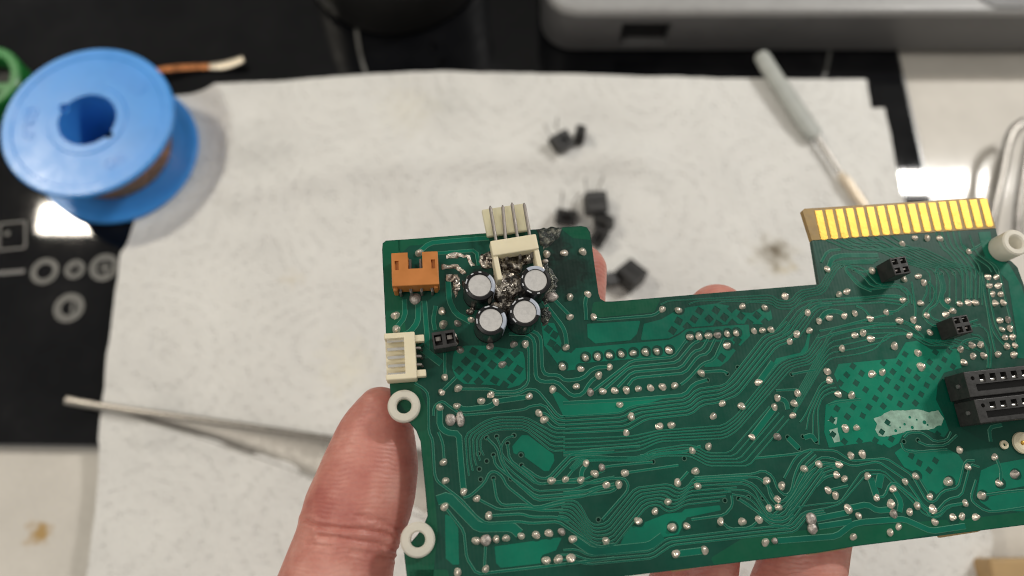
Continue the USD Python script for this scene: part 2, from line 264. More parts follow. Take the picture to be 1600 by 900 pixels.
a, b = tb(575, 130), tb(556, 62); zc = np.array([tb(930, 100)[0], 0.0]); 
# the thin printed circle of a cooking zone: through two points of its left side, centred on x of the photograph's 930th column
cyc = ((a[0]-zc[0])**2 + a[1]**2 - (b[0]-zc[0])**2 - b[1]**2) / (2 * (a[1] - b[1])); Rz = math.hypot(a[0]-zc[0], a[1]-cyc)
marks('zone_circle', Point(zc[0], cyc).buffer(Rz, 96).difference(Point(zc[0], cyc).buffer(Rz - .0016, 96)).intersection(hobp.buffer(-.003)), M_mark)
for u, v, r in ((677, 72, 7), (690, 98, 7)):
    tag(obj('water_drop', lathe([(0, 0), (r*.0003, 0), (r*.00026, .0004), (0, .0007)], 16).apply_translation(tb(u, v) + [0, 0, .00002]), mat('water_%d' % u, {'p': ('principled_bsdf', {'base_color': (1, 1, 1), 'roughness': .03, 'transmission_weight': 1., 'ior': 1.33})})),
        ['dried water drop nearer the black pot on the glass', 'lower dried water drop nearer the towel edge on the glass'][v > 80], 'drop')

# ------------------------------------------------------------------ paper towel
out_px = [(272, 152), (330, 147), (400, 146), (480, 141), (590, 133), (700, 128), (850, 131), (1000, 136), (1180, 140), (1342, 139), (1347, 186), (1369, 184), (1396, 315), (1440, 480), (1490, 660), (1533, 834), (1538, 838), (1533, 870), (1540, 905), (1560, 1000), (130, 1020), (150, 900), (160, 800), (166, 700), (163, 690), (175, 600), (190, 470), (206, 362), (240, 250)]
tp = pxpoly(out_px); edge = [tp.exterior.interpolate(s) for s in np.arange(0, tp.exterior.length, .002)]
E = np.array([(p.x, p.y) for p in edge]); E[:, :] += .0004 * np.stack([meshkit.noise(np.c_[E * 220, np.full(len(E), k)]) for k in (1., 9.)], 1)
tp = Polygon(E).buffer(0)
x0, y0, x1, y1 = tp.bounds; gx, gy = np.meshgrid(np.arange(x0, x1, .0021), np.arange(y0, y1, .0021))
G = np.c_[gx.ravel(), gy.ravel()] + rng.uniform(-.0003, .0003, (gx.size, 2))
import shapely
G = G[shapely.contains_xy(tp.buffer(-.0012), G[:, 0], G[:, 1])]
V2 = np.vstack([np.array(tp.exterior.coords)[:-1], G]); D = Delaunay(V2).simplices
cen = V2[D].mean(1); D = D[shapely.contains_xy(tp, cen[:, 0], cen[:, 1])]
ang = np.radians(8); Q = np.c_[V2[:, 0] * math.cos(ang) + V2[:, 1] * math.sin(ang), -V2[:, 0] * math.sin(ang) + V2[:, 1] * math.cos(ang)]
z = .0030 + .0062 * meshkit.fbm(np.c_[Q[:, 0] * 8, Q[:, 1] * 19, np.zeros(len(Q))], 4, 3) + .0016 * meshkit.fbm(np.c_[Q * 55, np.ones(len(Q))], 3, 9)
def ridge(z, pts, h, w):
    d = shapely.distance(shapely.points(V2), LineString([tb(u, v)[:2] for u, v in pts])); return z + h * np.exp(-(d / w) ** 2)
z = ridge(z, [(380, 315), (500, 290), (640, 268), (820, 258), (1000, 262)], .0034, .008)
z = ridge(z, [(240, 370), (236, 600), (232, 900)], .0005, .0012)
z = ridge(z, [(560, 190), (610, 230), (650, 300)], .0012, .008)
z = ridge(z, [(300, 220), (420, 250), (520, 255)], .0015, .010)
z = np.maximum(z, .0007)
SPC = tb(136, 187, .0295)[:2]
fl_ = np.clip((np.linalg.norm(V2 - SPC, axis=1) - .038) / .014, 0, 1); z = .0009 + (z - .0009) * fl_ ** 2
T = trimesh.Trimesh(np.c_[V2, z], D, process=False)
if T.face_normals[:, 2].mean() < 0: T.invert()
lo = T.copy(); lo.vertices[:, 2] -= .0004; lo.invert()
tag(obj('paper_towel', cat_([T, lo]), M_towel, smooth=True), 'large white embossed paper towel spread over the cooktop', 'paper towel')
from scipy.spatial import cKDTree
tk = cKDTree(V2)
def tz(p): return float(z[tk.query(np.asarray(p)[:2], 4)[1]].mean())
def on_towel(u, v, dz=0.0):
    p = tb(u, v, .003)
    for _ in range(3): p = tb(u, v, tz(p) + dz)
    return p

# ------------------------------------------------------------------ things round the towel
# blue wire spool, standing on its lower flange; its axis is upright
SP_H = .0295; s_top = tb(136, 187, SP_H); s_bot = tb(188, 237, .0015); print('spool axis', s_top, s_bot)
sc = s_top[:2] * .85 + s_bot[:2] * .15; R1 = .0352
pe = project(np.array([[sc[0] + R1 * math.cos(a), sc[1] + R1 * math.sin(a), SP_H] for a in np.linspace(0, 6.28, 60)])); print('spool top px', pe.min(0), pe.max(0))
base = np.eye(4); base[:3, 3] = [sc[0], sc[1], .0016]
sp = thing('wire_spool', 'blue plastic spool of thin copper wire at the upper left', 'spool', base)
H = SP_H - .0016; rh = .0120
def flange(z0, z1, hole):
    R = R1; p = [(hole, z0), (R - .0006, z0), (R, z0 + .0006), (R, z1 - .0006), (R - .0006, z1), (R - .0042, z1), (R - .0046, z1 - .0004), (hole + .0042, z1 - .0004), (hole + .0038, z1), (hole, z1), (hole, z0)]
    return lathe(p, 120)
fl = tri(man(flange(H - .0026, H, rh)) - sum((manifold3d.Manifold.cylinder(.01, .0018, circular_segments=20).translate([ (rh + .0004) * math.cos(t), (rh + .0004) * math.sin(t), H - .005]) for t in (math.radians(152), math.radians(-35))), manifold3d.Manifold()))
obj('flange', fl, M_blue, sp, label='bright top flange with round hole and two notches')
obj('flange', flange(0, .0026, rh), M_blue, sp, label='lower flange in the shade')
obj('hub', lathe([(rh, .0026), (rh + .0018, .0026), (rh + .0018, H - .0026), (rh, H - .0026), (rh, .0026)], 80), M_blue, sp)
prof = [(rh + .0019, .0028)] + [(.0240 + .00017 * (k % 2), .0028 + k * (H - .0056) / 48) for k in range(49)] + [(rh + .0019, H - .0028), (rh + .0019, .0028)]
obj('copper_winding', lathe(prof, 96), M_copper, sp, smooth=60)
def arc_text(txt, r, a0, da, h):
    out = []
    for k, ch in enumerate(txt):
        if ch == ' ': continue
        t = meshkit.text_mesh(ch, h, .0003); t.apply_translation([-t.bounds[:, 0].mean(), 0, 0]); a_ = a0 + da * k
        t.apply_transform(trimesh.transformations.rotation_matrix(a_ + math.pi / 2, [0, 0, 1])); t.apply_translation([r * math.cos(a_), r * math.sin(a_), H - .0004]); out.append(t)
    return cat_(out)
for t_, r0, a0_, da_ in (('C', .0262, 170, 0), ('O', .0262, 179, 0), ('L', .0262, 188, 0), ('O', .0262, 197, 0), ('O', .0262, 302, 0), ('N', .0262, 312, 0)): obj('raised_letter', arc_text(t_, r0, math.radians(a0_), 0, .0044), M_blue, sp, smooth=False)
rim = np.array([[.0215, .004, 0]]); 
obj('moulded_pad', extr(affinity.rotate(sbox(-.0085, -.0024, .0085, .0024), -35, origin=(0, 0)).buffer(.0012), .00012, 0).apply_translation([.0135, .0200, H - .0004]), M_blue, sp)

# desoldering braid and its green holder
p = [tb(235, 112, .004), tb(275, 106, .003), tb(320, 104, .0015), tb(350, 102, .0015), tb(368, 97, .003), tb(380, 92, .004)]
cv = spline(p, 60)
def ribbon(cv, w, t, col):
    m = tube(cv, 1.0, 12); c = np.repeat(cv, 12, 0); d = m.vertices[:len(c)] - c
    tan = np.gradient(cv, axis=0); tan /= np.linalg.norm(tan, axis=1, keepdims=True); side = np.cross([0, 0, 1.], tan); side /= np.linalg.norm(side, axis=1, keepdims=True); nn = np.cross(tan, side)
    s, q = np.repeat(side, 12, 0), np.repeat(nn, 12, 0)
    ww = np.repeat(np.broadcast_to(w, (len(cv),)), 12)[:, None]
    m.vertices[:len(c)] = c + s * (d * s).sum(1, keepdims=True) * ww + q * (d * q).sum(1, keepdims=True) * t
    return m
br = thing('desolder_braid', 'short copper desoldering braid with tinned end behind the blue spool', 'braid')
obj('copper_length', ribbon(cv[:37], .0016, .0005, None), M_copper, br)
w = .0017 + .0006 * np.sin(np.linspace(0, 3, 24)); obj('tinned_end', ribbon(cv[36:], w, .0007, None), M_braid, br)
gh = thing('braid_holder', 'green plastic braid holder cut off at the left edge', 'holder')
gc = tb(-28, 122, .012)
def ringz(ro, ri, z0, z1): return lathe([(ri, z0), (ro - .0008, z0), (ro, z0 + .0008), (ro, z1 - .0008), (ro - .0008, z1), (ri + .0006, z1), (ri, z1 - .0006), (ri, z0)], 60)
obj('rim', ringz(.0170, .0125, 0, .0125).apply_translation([gc[0], gc[1], 0]), M_green, gh)
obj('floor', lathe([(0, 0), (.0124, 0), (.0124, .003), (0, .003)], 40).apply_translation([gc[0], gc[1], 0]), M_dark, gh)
obj('bridge', rbox(-.0122, -.0018, .0032, .0122, .0018, .0100).apply_translation([gc[0], gc[1] - .003, 0]), M_green, gh)

# black pot at the back
pb = tb(612, 59); Rp = .0445; pc = np.array([pb[0], pb[1] + Rp, .00005])
pot = thing('pot', 'black round pot standing at the back of the cooktop', 'pot')
obj('body', lathe([(0, 0), (Rp - .004, 0), (Rp - .001, .0012), (Rp, .004), (Rp + .001, .07), (Rp - .001, .07), (Rp - .002, .006), (0, .005), (0, 0)], 96).apply_translation(pc), M_pot, pot)
obj('rim', lathe([(Rp - .0012, .0702), (Rp + .0016, .0702), (Rp + .0020, .0716), (Rp + .001, .073), (Rp - .0012, .0726), (Rp - .0012, .0702)], 96).apply_translation(pc), M_steel, pot)

# grey device with a recessed port at the upper right
f0 = tb(1200, 78, .002)
hz = .001
while project(np.array([f0[0], f0[1], hz]))[0, 1] > 18: hz += .0005
xl = tb(846, 60, .010)[0]; print('device height', hz)
dv = thing('grey_device', 'grey plastic device with rounded corner and dark port at upper right', 'device')
sh = Polygon([(xl, f0[1]), (xl + .5, f0[1]), (xl + .5, f0[1] + .24), (xl, f0[1] + .24)]).buffer(-.016).buffer(.016, 16)
body = man(extr(sh, hz - .0055, .002)); top_in = sh.buffer(-.0035)
lower = body - mbox(xl + .036, f0[1] - .01, .006, xl + .058, f0[1] + .006, hz - .008)
obj('housing', tri(lower), M_device, dv)
obj('port', rbox(xl + .0362, f0[1] + .0040, .0062, xl + .0578, f0[1] + .0058, hz - .0082), M_black, dv)
lay = [extr(sh.buffer(-i), .0006, hz - .0035 + k * .0006) for k, i in enumerate((0.0, .0002, .0005, .001, .0018, .0030))]
vv = []
rings_ = [np.array([ (g.exterior.interpolate(t, normalized=True).x, g.exterior.interpolate(t, normalized=True).y) for t in np.linspace(0, 1, 200, endpoint=False)]) for g in [sh.buffer(-i) for i in (0.0, .0001, .0006, .0016, .0034)]]
vz = [hz - .0055, hz - .0030, hz - .0012, hz - .0003, hz]
V = np.vstack([np.c_[r, np.full(200, zz)] for r, zz in zip(rings_, vz)]); Fc = []
for k in range(4):
    for j in range(200): j2 = (j + 1) % 200; Fc += [[k*200+j, k*200+j2, (k+1)*200+j2], [k*200+j, (k+1)*200+j2, (k+1)*200+j]]
V = np.vstack([V, [V[-200:, 0].mean(), V[-200:, 1].mean(), hz]]); Fc += [[800 + j, 800 + (j + 1) % 200, 1000] for j in range(200)]
tpm = trimesh.Trimesh(V, Fc, process=False)
if tpm.face_normals[:, 2].sum() < 0: tpm.invert()
obj('lid', tpm, M_device2, dv)
kp = tb(1528, 12, hz)
obj('pad', extr(sbox(kp[0], kp[1], kp[0] + .12, kp[1] + .1).buffer(-.01).buffer(.01), .0004, hz + .0001), M_device, dv)
for q, (fx) in enumerate((.05, .2)): obj('foot', lathe([(0, 0.00005), (.006, 0.00005), (.006, .002), (0, .002)], 24).apply_translation([xl + fx, f0[1] + .02, 0]), M_black, dv)

# hand tool: grey handle, thin shaft, worn tip
ht = thing('hand_tool', 'slim hand tool with pale grey handle lying on the towel edge', 'tool')
hp = [on_towel(1188, 84, .0050), on_towel(1205, 112, .0044), on_towel(1235, 158, .0038), on_towel(1262, 198, .0034), on_towel(1275, 214, .0032)]
hc = spline(hp, 30); obj('handle', ribbon(hc, .0040 * np.interp(np.linspace(0, 1, 30), [0, .03, .08, .5, .9, .97, 1], [.7, .95, 1, 1.08, 1.12, 1.0, .6]), .0021, None), M_handle, ht)
spn = spline([hc[-1], on_towel(1290, 236, .0030), on_towel(1312, 270, .0028)], 12); obj('shaft', tube(spn, .0011, 10), M_steel, ht)
spn2 = spline([spn[-1], on_towel(1332, 297, .0026), on_towel(1358, 335, .0024), on_towel(1372, 356, .002)], 14); obj('tip', tube(spn2, np.interp(np.linspace(0, 1, 14), [0, .15, .8, 1], [.0012, .0023, .0019, .0006]), 12), M_tip, ht)

# tweezers lying on edge, partly under the hand
def blade(pts, zb, zt, t):
    cv = spline(pts, 40); tan = np.gradient(cv, axis=0)[:, :2]; tan /= np.linalg.norm(tan, axis=1, keepdims=True); s = np.c_[-tan[:, 1], tan[:, 0]]
    zb, zt, t = (np.broadcast_to(x, (40,)) if np.ndim(x) == 0 else np.interp(np.linspace(0, 1, 40), np.linspace(0, 1, len(x)), x) for x in (zb, zt, t)); v = []
    for i in range(40):
        for sg, zz, k in ((-1, zb[i], .5), (-1, zt[i] - .0004, .5), (-.4, zt[i], .5), (.4, zt[i], .5), (1, zt[i] - .0004, .5), (1, zb[i], .5)): v.append([*(cv[i, :2] + s[i] * sg * t[i] * k), zz])
    f = []
    for i in range(39):
        for j in range(6): k = (j + 1) % 6; f += [[i*6+j, (i+1)*6+k, i*6+k], [i*6+j, (i+1)*6+j, (i+1)*6+k]]
    for o in (0, 39*6): f += [[o, o+1, o+2], [o, o+2, o+3], [o, o+3, o+4], [o, o+4, o+5]]
    m = trimesh.Trimesh(np.array(v), f, process=False); m.fix_normals(); return m
tw = thing('tweezers', 'steel tweezers lying half under the hand on the towel', 'tweezers')
obj('arm', blade([tb(93, 622, .012), tb(160, 634, .012), tb(260, 648, .012), tb(380, 664, .012), tb(520, 684, .012), tb(700, 712, .012)], [.0050, .0040, .0036, .0034], [.0085, .0105, .012, .012], [.0032, .0024, .0014, .0014]), M_steel, tw)
lowe = [tb(150, 636, .006), tb(240, 662, .006), tb(340, 693, .006), tb(420, 721, .006), tb(500, 750, .006), tb(680, 815, .006)]; upe = [tb(150, 632, .0075), tb(240, 646, .0075), tb(380, 666, .0075), tb(460, 677, .0075), tb(540, 689, .0075), tb(700, 714, .0075)]
lo_, up__ = spline(lowe, 30), spline(upe, 30); rows_ = [lo_, lo_ + (up__ - lo_) * .5 + [0, 0, .0009], up__]; vp_ = np.vstack(rows_ + [r_ - [0, 0, .0009] for r_ in rows_[::-1]]); fp_ = [[a_ % 6 * 30 + i_, (a_ + 1) % 6 * 30 + i_, (a_ + 1) % 6 * 30 + i_ + 1, a_ % 6 * 30 + i_ + 1] for a_ in range(6) for i_ in range(29)]
fp_ += [[0, 30, 120, 150], [30, 60, 90, 120], [29, 179, 149, 59], [59, 149, 119, 89]]
pm_ = trimesh.Trimesh(vp_, [t for q in fp_ for t in ((q[0], q[1], q[2]), (q[0], q[2], q[3]))], process=False); pm_.fix_normals(); obj('arm', pm_, M_steel, tw, label='broad lower arm')
obj('arm_edge', tube(lo_ + [0, 0, .0001], .00055, 8), M_bright, tw)

# pale metal tweezers at the right edge
w2 = thing('bent_tweezers', 'pale metal tweezers standing out at the right edge behind the board', 'tweezers')
def flat(pts, w, t): return ribbon(spline(pts, 40), w, t, None)
obj('arm', flat([tb(1546, 372, .006), tb(1556, 315, .007), tb(1570, 250, .008), tb(1582, 208, .009), tb(1606, 190, .009)], .0022, .0012), M_steel, w2)
obj('arm', flat([tb(1590, 378, .006), tb(1592, 330, .007), tb(1600, 270, .008), tb(1612, 215, .009), tb(1622, 196, .009)], .0022, .0012), M_steel, w2)

# tan block at the lower right
tbk = tb(1545, 872, .016)
tag(obj('wooden_block', rbox(tbk[0], tbk[1] - .06, -.0038, tbk[0] + .07, tbk[1], .016, .0015), M_tan), 'tan wooden block cut off at the lower right corner', 'block')

# small black desoldered parts on the towel
def loose(u, v, s0, rot, tilt, label, hole=True, legs=2, flatn=1.0):
    s = s0 * 1.22; c = on_towel(u, v, .0036); m4 = trimesh.transformations.euler_matrix(tilt[0], tilt[1], rot); m4[:3, 3] = c
    t = thing('black_switch', label, 'component', m4, 'black parts loose on the towel')
    a = s / 2; b = tri(man(rbox(-a, -a * flatn, -a * .8, a, a * flatn, a * .8, .0004)) - (mbox(-a * .5, -a * .45 * flatn, a * .1, a * .5, a * .5 * flatn, a * 2) if hole else mbox(-a * .8, -.0003, a * .55, a * .8, .0003, a * 2)))
    obj('body', b, M_greyblk, t)
    if hole: obj('plunger', rbox(-a * .28, -a * .25 * flatn, a * .12, a * .28, a * .28 * flatn, a * .55, .0002), M_black, t)
    for k in range(legs):
        x = (-.5 + k) * a * 1.1
        obj('leg', tube([[x, a * flatn * .9, -a * .3], [x * 1.1, a * 1.7, -a * .5], [x * 1.6 + .0008, a * 2.6, -a * .2 + .001]], .00028, 6), M_pin, t)
loose(877, 222, .0066, .6, (.35, .1), 'black part with a square hole beside a thin one, topmost pair on the towel')
loose(906, 211, .0062, 1.45, (.1, .5), 'thin black part standing beside the topmost square one', False, 1, .55)
loose(884, 340, .0070, -.1, (.5, .1), 'black part with a pale slot just above the board beside the capacitors', True, 2, .8)
loose(930, 318, .0074, .1, (.15, .1), 'grey topped black part at the top of the middle cluster', False, 2)
loose(943, 347, .0062, 2.4, (.3, .4), 'glossy black part in the middle of the cluster', False, 2, .7)
loose(934, 372, .0064, 1.0, (.2, -.3), 'black part half hidden behind the board corner and index fingertip', True, 1, .8)
loose(985, 431, .0078, 2.35, (.3, .15), 'biggest lone black part to the right of the index fingertip', False, 2)
loose(953, 437, .0060, .3, (.1, .3), 'small black part peeking out beside the index fingertip', False, 0, .7)

def BL(pts): return [tuple(bl(u, v)) for u, v in pts]
def win(x0, y0, pts, s=4.0): return [(x0 + u / s, y0 + v / s) for u, v in pts]
A_ = lambda p: win(560, 300, p); B_ = lambda p: win(560, 500, p); C_ = lambda p: win(560, 675, p); D_ = lambda p: win(880, 300, p); E_ = lambda p: win(880, 500, p)
F_ = lambda p: win(880, 675, p); G_ = lambda p: win(1200, 300, p); H_ = lambda p: win(1200, 500, p); I_ = lambda p: win(1200, 675, p)
m4 = np.eye(4); m4[:3, 0], m4[:3, 1], m4[:3, 2], m4[:3, 3] = ex, ey, nz, O
board = thing('circuit_board', 'green printed circuit board with gold edge contacts held in the hand', 'circuit board', m4)
TH = .0013
vias = [(760.5,684),(776,682),(803,680.5),(793,693),(747.5,709),(771,711),(814,711),(760.5,720.5),(749,733),(751,749),(771,747.5),(798,748),(815,727),(935,812),(1152.5,574),(1136,584),(1105,594),(1237,585),(1230.5,683),(1247.5,701),(1254.5,682),(1275,690),(1020,721.5),(1069,716.5),(1132.5,782),(1154,779),(1169,777.5),(1192,778),(1412,690),(1434,688),(1334,422),(1471,428),(1490,427),(1316,416)]
outline = [(597,390),(598,380),(603,376),(640,373.5),(762,364),(908,353),(917,355),(922,363),(926,392),(935,458),(938,467),(945,471),(958,471),(1100,459),(1280,444),(1269,376),(1556,357),(1562,385),(1570,404),(1580,408),(1590,418),(1600,446),(1625,540),(1680,810),(1600,820.5),(1337,853.5),(1280,863.5),(980,900),(760,924),(640,936),(633,880),(631,862),(640,850),(660,826),(668,806),(664,760),(657,690),(650,672),(640,660),(612,650),(609,600),(603,520)]
bpoly = Polygon(BL(outline)).buffer(0)
holes = unary_union([Point(*bl(u, v)).buffer(2.9 * PX, 5) for u, v in vias])
lam = bpoly.difference(holes)
obj('laminate', cat_([extr(lam, .0008, -.0008), extr(bpoly, .00078, -TH)]), M_bare, board, smooth=False)
tab = Polygon(BL([(1254,329),(1257,326),(1536,308.5),(1543,312),(1556,356.3),(1268.8,375.3)]))
obj('edge_tongue', extr(tab, TH, -TH), M_fr4, board, smooth=False)
for seg in ([(1050,891),(1080,887.5),(1079,890),(1052,893.5)], [(1262,864.5),(1325,856),(1322,858),(1265,867)], [(1470,837),(1535,829),(1530,831),(1472,840)]):
    obj('breakaway_tab', extr(Polygon(BL(seg)).buffer(.00005), .0007, -.0013), M_tan, board)

for seg in ([(590,370),(625,368),(628,470),(640,560),(668,640),(676,740),(684,830),(676,910),(640,940),(625,900),(640,800),(640,650),(600,600)], [(622,366),(762,355),(762,374),(640,384),(622,400)], [(870,352),(930,348),(926,375),(895,372)],
            [(927,472),(1034,464),(1022,488),(936,496),(924,488)], [(1500,812),(1630,796),(1630,830),(1480,850)], [(1170,835),(1480,812),(1490,828),(1290,866),(1120,890),(1110,872)], [(640,890),(700,890),(705,930),(640,940)]):
    g = Polygon(BL(seg)).buffer(-.0006).buffer(.0006).intersection(bpoly.buffer(-.00015))
    for q in polys(g): obj('edge_band', extr(q.difference(holes), .000012, 0.), M_band, board, smooth=False)
# gold contacts
for i in range(17):
    t, b_ = (1272.8 + 16.1 * i, 329.3 - 1.12 * i), (1282.5 + 16.15 * i, 373.6 - 1.28 * i)
    q = Polygon(BL([t, (t[0] + 11.2, t[1] - .8), (b_[0] + 11, b_[1] - .9), (b_[0] + 8, b_[1] + 1.2), (b_[0] + 3, b_[1] + 1.4), b_]))
    obj('gold_contact', cat_([extr(q, .00006, .00001), extr(q.buffer(-.00009), .00005, .00006)]), M_gold, board, smooth=False)

# solder joints
pads = [(655,394,6.5),(617.5,492,7),(619,514,7),(690.5,485.5,6.5),(692.5,506,7),(715,504.5,6),(736,499,5.5),(854.5,396,7),(882,394.5,7),(911,392,7),(891,463,6.5),(919,459,6.5),(891,494.5,6),(928,494.5,6),
(695,589),(690,612.5),(716,606),(687,636),(714,634),(752,626),(767,616.5),(775,627.5),(827,619),(785,569),(842.5,645),(850.5,655.5),(766,541),(803,537),(821,537),(719,546),(885,542),(879,572.5),(908,576),(864,608),(901,603.5),(936,586),(953,573),(693,722),(916,723.5),
(696,751),(724.5,768),(745,779),(764,806),(694.5,792),(744,845),(775.5,842.5),(791,841),(814.5,837.5),(838,836),(858,833),(878,831),(895.5,842.5),(947.5,845),(854,876,6.8),(873,874,6.8),(892.5,872,6.8),(759,889.5),(715,894.5),(862,751),(884,749),(908,750),(930,740),(941,730.5),(948,758),
(1035.5,482.5),(1061,484),(1161,478),(1196,480),(1227.5,462.5),(1263,488),(1079,526),(1093,525),(1108,524),(1122,523),(1137,521),(1151,520),(1179,516.5),(1192.5,515.5),(1206,514.5),(1246,521.5,6.8),(1266,516),(1235,533),(1137,539.5),
(915,558),(934,556.8),(952.5,555),(971,553),(990,551),(1009,549.5),(1027,548.5),(1046,547),(923,612.5),(942,611),(961,610),(979.5,609),(998,607),(1017,605.5),(1036,604),(1055,602),(1097,582.5),(969,632),(987,650.5),(979,676),(1031,666),(1050,664),(1115.5,650),(1129.5,630),(1160,634.5),(1186,597),(1216,621.5),(1247.5,614),(1242.5,630),(1211,636),(1240,649),(1216,682),(1176,682.5),(1108,697.5),(1082.5,704),
(977,739),(967.5,757),(1087.5,736),(1059.5,754),(1091,759.5),(1044.5,784),(1024,799),(998,814),(947,845.5,5),(1051,824,7),(1074,822),(1127,815),(1161,815),(1187,812),(1202.5,794),(1217.5,792.5),(1216,780),(1223,759),(1199,751),(1258,732.5),(1280.5,725),(1057,865.5,7),(1102,860,7),(1197,847.5),
(1294,420),(1411,380),(1431,371),(1450.5,371),(1470,372),(1515,392.5),(1364,422),(1436,431),(1445,441),(1414,435),(1312.5,459),(1324.5,455),(1412,468),(1440,473),(1482.5,469),(1501,474),(1514,472.5),(1526,472.5),(1490,485),(1479,491),(1449,492.5),(1281,501),(1297,496),(1320,493),(1337,489),(1361,497.5),(1386,487.5),(1407,500.5),(1429,499),(1436,512),(1454.5,519),(1337,523.5),(1350,519.5),(1422.5,523.5),
(1502.5,545),(1520,539),(1534,538),(1522,556),(1539,555.5),(1508,566),(1436,551,7),(1441,572.5,7),(1399.5,540,7),(1362,529,6.5),(1317,544),(1294,580),(1297,594),(1311,615.5),(1332.5,617,6.6),(1364,584,6.8),(1380.5,581),(1322.5,669,6.6),(1340,668),(1331,712,6.5),(1349,709.5,6.5),(1501,703),(1556,714),(1586,554),(1561,553),
(1312,726),(1308,742),(1321,748),(1295,766),(1307,774),(1357,744),(1371,777.5),(1397,764),(1416,752.5),(1432,744),(1484,752.5,8),(1514,729.5),(1563,755),(1587,741,8),(1454.5,776),(1536,774.5,6.8),(1510,786),(1459,796,6.8),(1435,790),(1423,800),(1394,787.5,6.8),(1398,803,6.8),(1327,795.5,7),(1343,806),(1490,808),(1504.5,807),(1526,808),(1462.5,816),(1405.5,823),(1392.5,832),(1335,839)]
for (a0, b0) in (((1545,432.5),(1558,432.5)),((1547.5,446),(1561,446)),((1552,459),(1565.5,459)),((1556,473),(1569.5,472.5)),((1564,500),(1577,499)),((1567.5,514),(1580,512.5)),((1572,527),(1584,526)),((1575,540.5),(1587.5,539.5))):
    pads += [(*a0, 5.6), (*b0, 5.6)]
dull = {(785,569),(719,546),(803,537),(1398,803),(1210,845)}
def joint(r, h, k):
    g = np.random.default_rng(k); lean = g.normal(0, .12, 2); p = [(r, 0), (r * .93, h * .14), (r * .78, h * .36), (r * .60, h * .62), (r * .45, h * .85), (r * .25, h * .98), (0, h * 1.02)]
    K = 14; aa = np.arange(K) * 2 * np.pi / K; v = np.vstack([np.c_[rr * np.cos(aa), rr * np.sin(aa), np.full(K, zz)] for rr, zz in p[:-1]] + [[[0, 0, p[-1][1]]]]); fc = []
    for i in range(len(p) - 2):
        for j in range(K): j2 = (j + 1) % K; fc += [[i*K+j, i*K+j2, (i+1)*K+j2], [i*K+j, (i+1)*K+j2, (i+1)*K+j]]
    fc += [[(len(p)-2)*K+j, (len(p)-2)*K+(j+1) % K, len(v)-1] for j in range(K)]; m = trimesh.Trimesh(v, fc, process=False); v = m.vertices.copy(); f = v[:, 2] / h
    v[:, :2] *= (1 + .10 * np.sin(2 * np.arctan2(v[:, 1], v[:, 0]) + g.uniform(0, 6)) + .05 * np.sin(3 * np.arctan2(v[:, 1], v[:, 0]) + g.uniform(0, 6)))[:, None]
    v[:, :2] += lean * r * f[:, None] ** 1.3 * 1.5; m.vertices = v; return m
for i, p in enumerate(pads):
    r = (p[2] if len(p) > 2 else 6.0) * PX * rng.uniform(.86, 1.02); h = r * rng.uniform(.8, 1.2); x, y = bl(p[0], p[1], h * .5)
    obj('solder_joint', joint(r, h, i).apply_translation([x, y, .00002]), M_dull if (p[0], p[1]) in dull or rng.random() < .06 else M_solder, board, smooth=70)
for i, (u, v, rx, ry) in enumerate([(649,467,8,8),(862.5,464,8.5,7),(704,656,7,8),(719,655,5.5,10),(759,844,7,7),(1267,811,7,8),(1269,826,6.5,7),(1210,845,4,4)]):   # blobs of reworked, dull solder
    m = trimesh.creation.icosphere(3, 1); m.vertices *= 1 + .28 * meshkit.fbm(m.vertices * 1.8 + i * 7, 3)[:, None]; m.vertices *= np.array([rx * PX, ry * PX, 4.5 * PX]); m.apply_translation([*bl(u, v), .0001])
    obj('solder_blob', m, M_dull, board, smooth=True)
for u, v in vias:
    x, y = bl(u, v); obj('via', lathe([(2.5 * PX, .00001), (4.3 * PX, .00001), (4.0 * PX, .00009), (2.7 * PX, .00009), (2.5 * PX, .00001)], 14).apply_translation([x, y, 0]), M_ring, board)
# brass eyelet and a small one beside it
x, y = bl(1597, 692); obj('eyelet', lathe([(3 * PX, 0), (17 * PX, 0), (16 * PX, .0004), (11 * PX, .0006), (5 * PX, .0003), (3 * PX, 0)], 40).apply_translation([x, y, .0001]), M_bone, board, label='large cream ring with brass centre')
obj('eyelet_core', lathe([(0, 0), (2.9 * PX, 0), (2.5 * PX, .0004), (0, .0006)], 20).apply_translation([x, y, .0001]), M_gold, board)
x, y = bl(1568, 695); obj('eyelet', lathe([(2.2 * PX, 0), (7 * PX, 0), (6.4 * PX, .0003), (3 * PX, .0004), (2.2 * PX, 0)], 24).apply_translation([x, y, .0001]), M_bone, board)

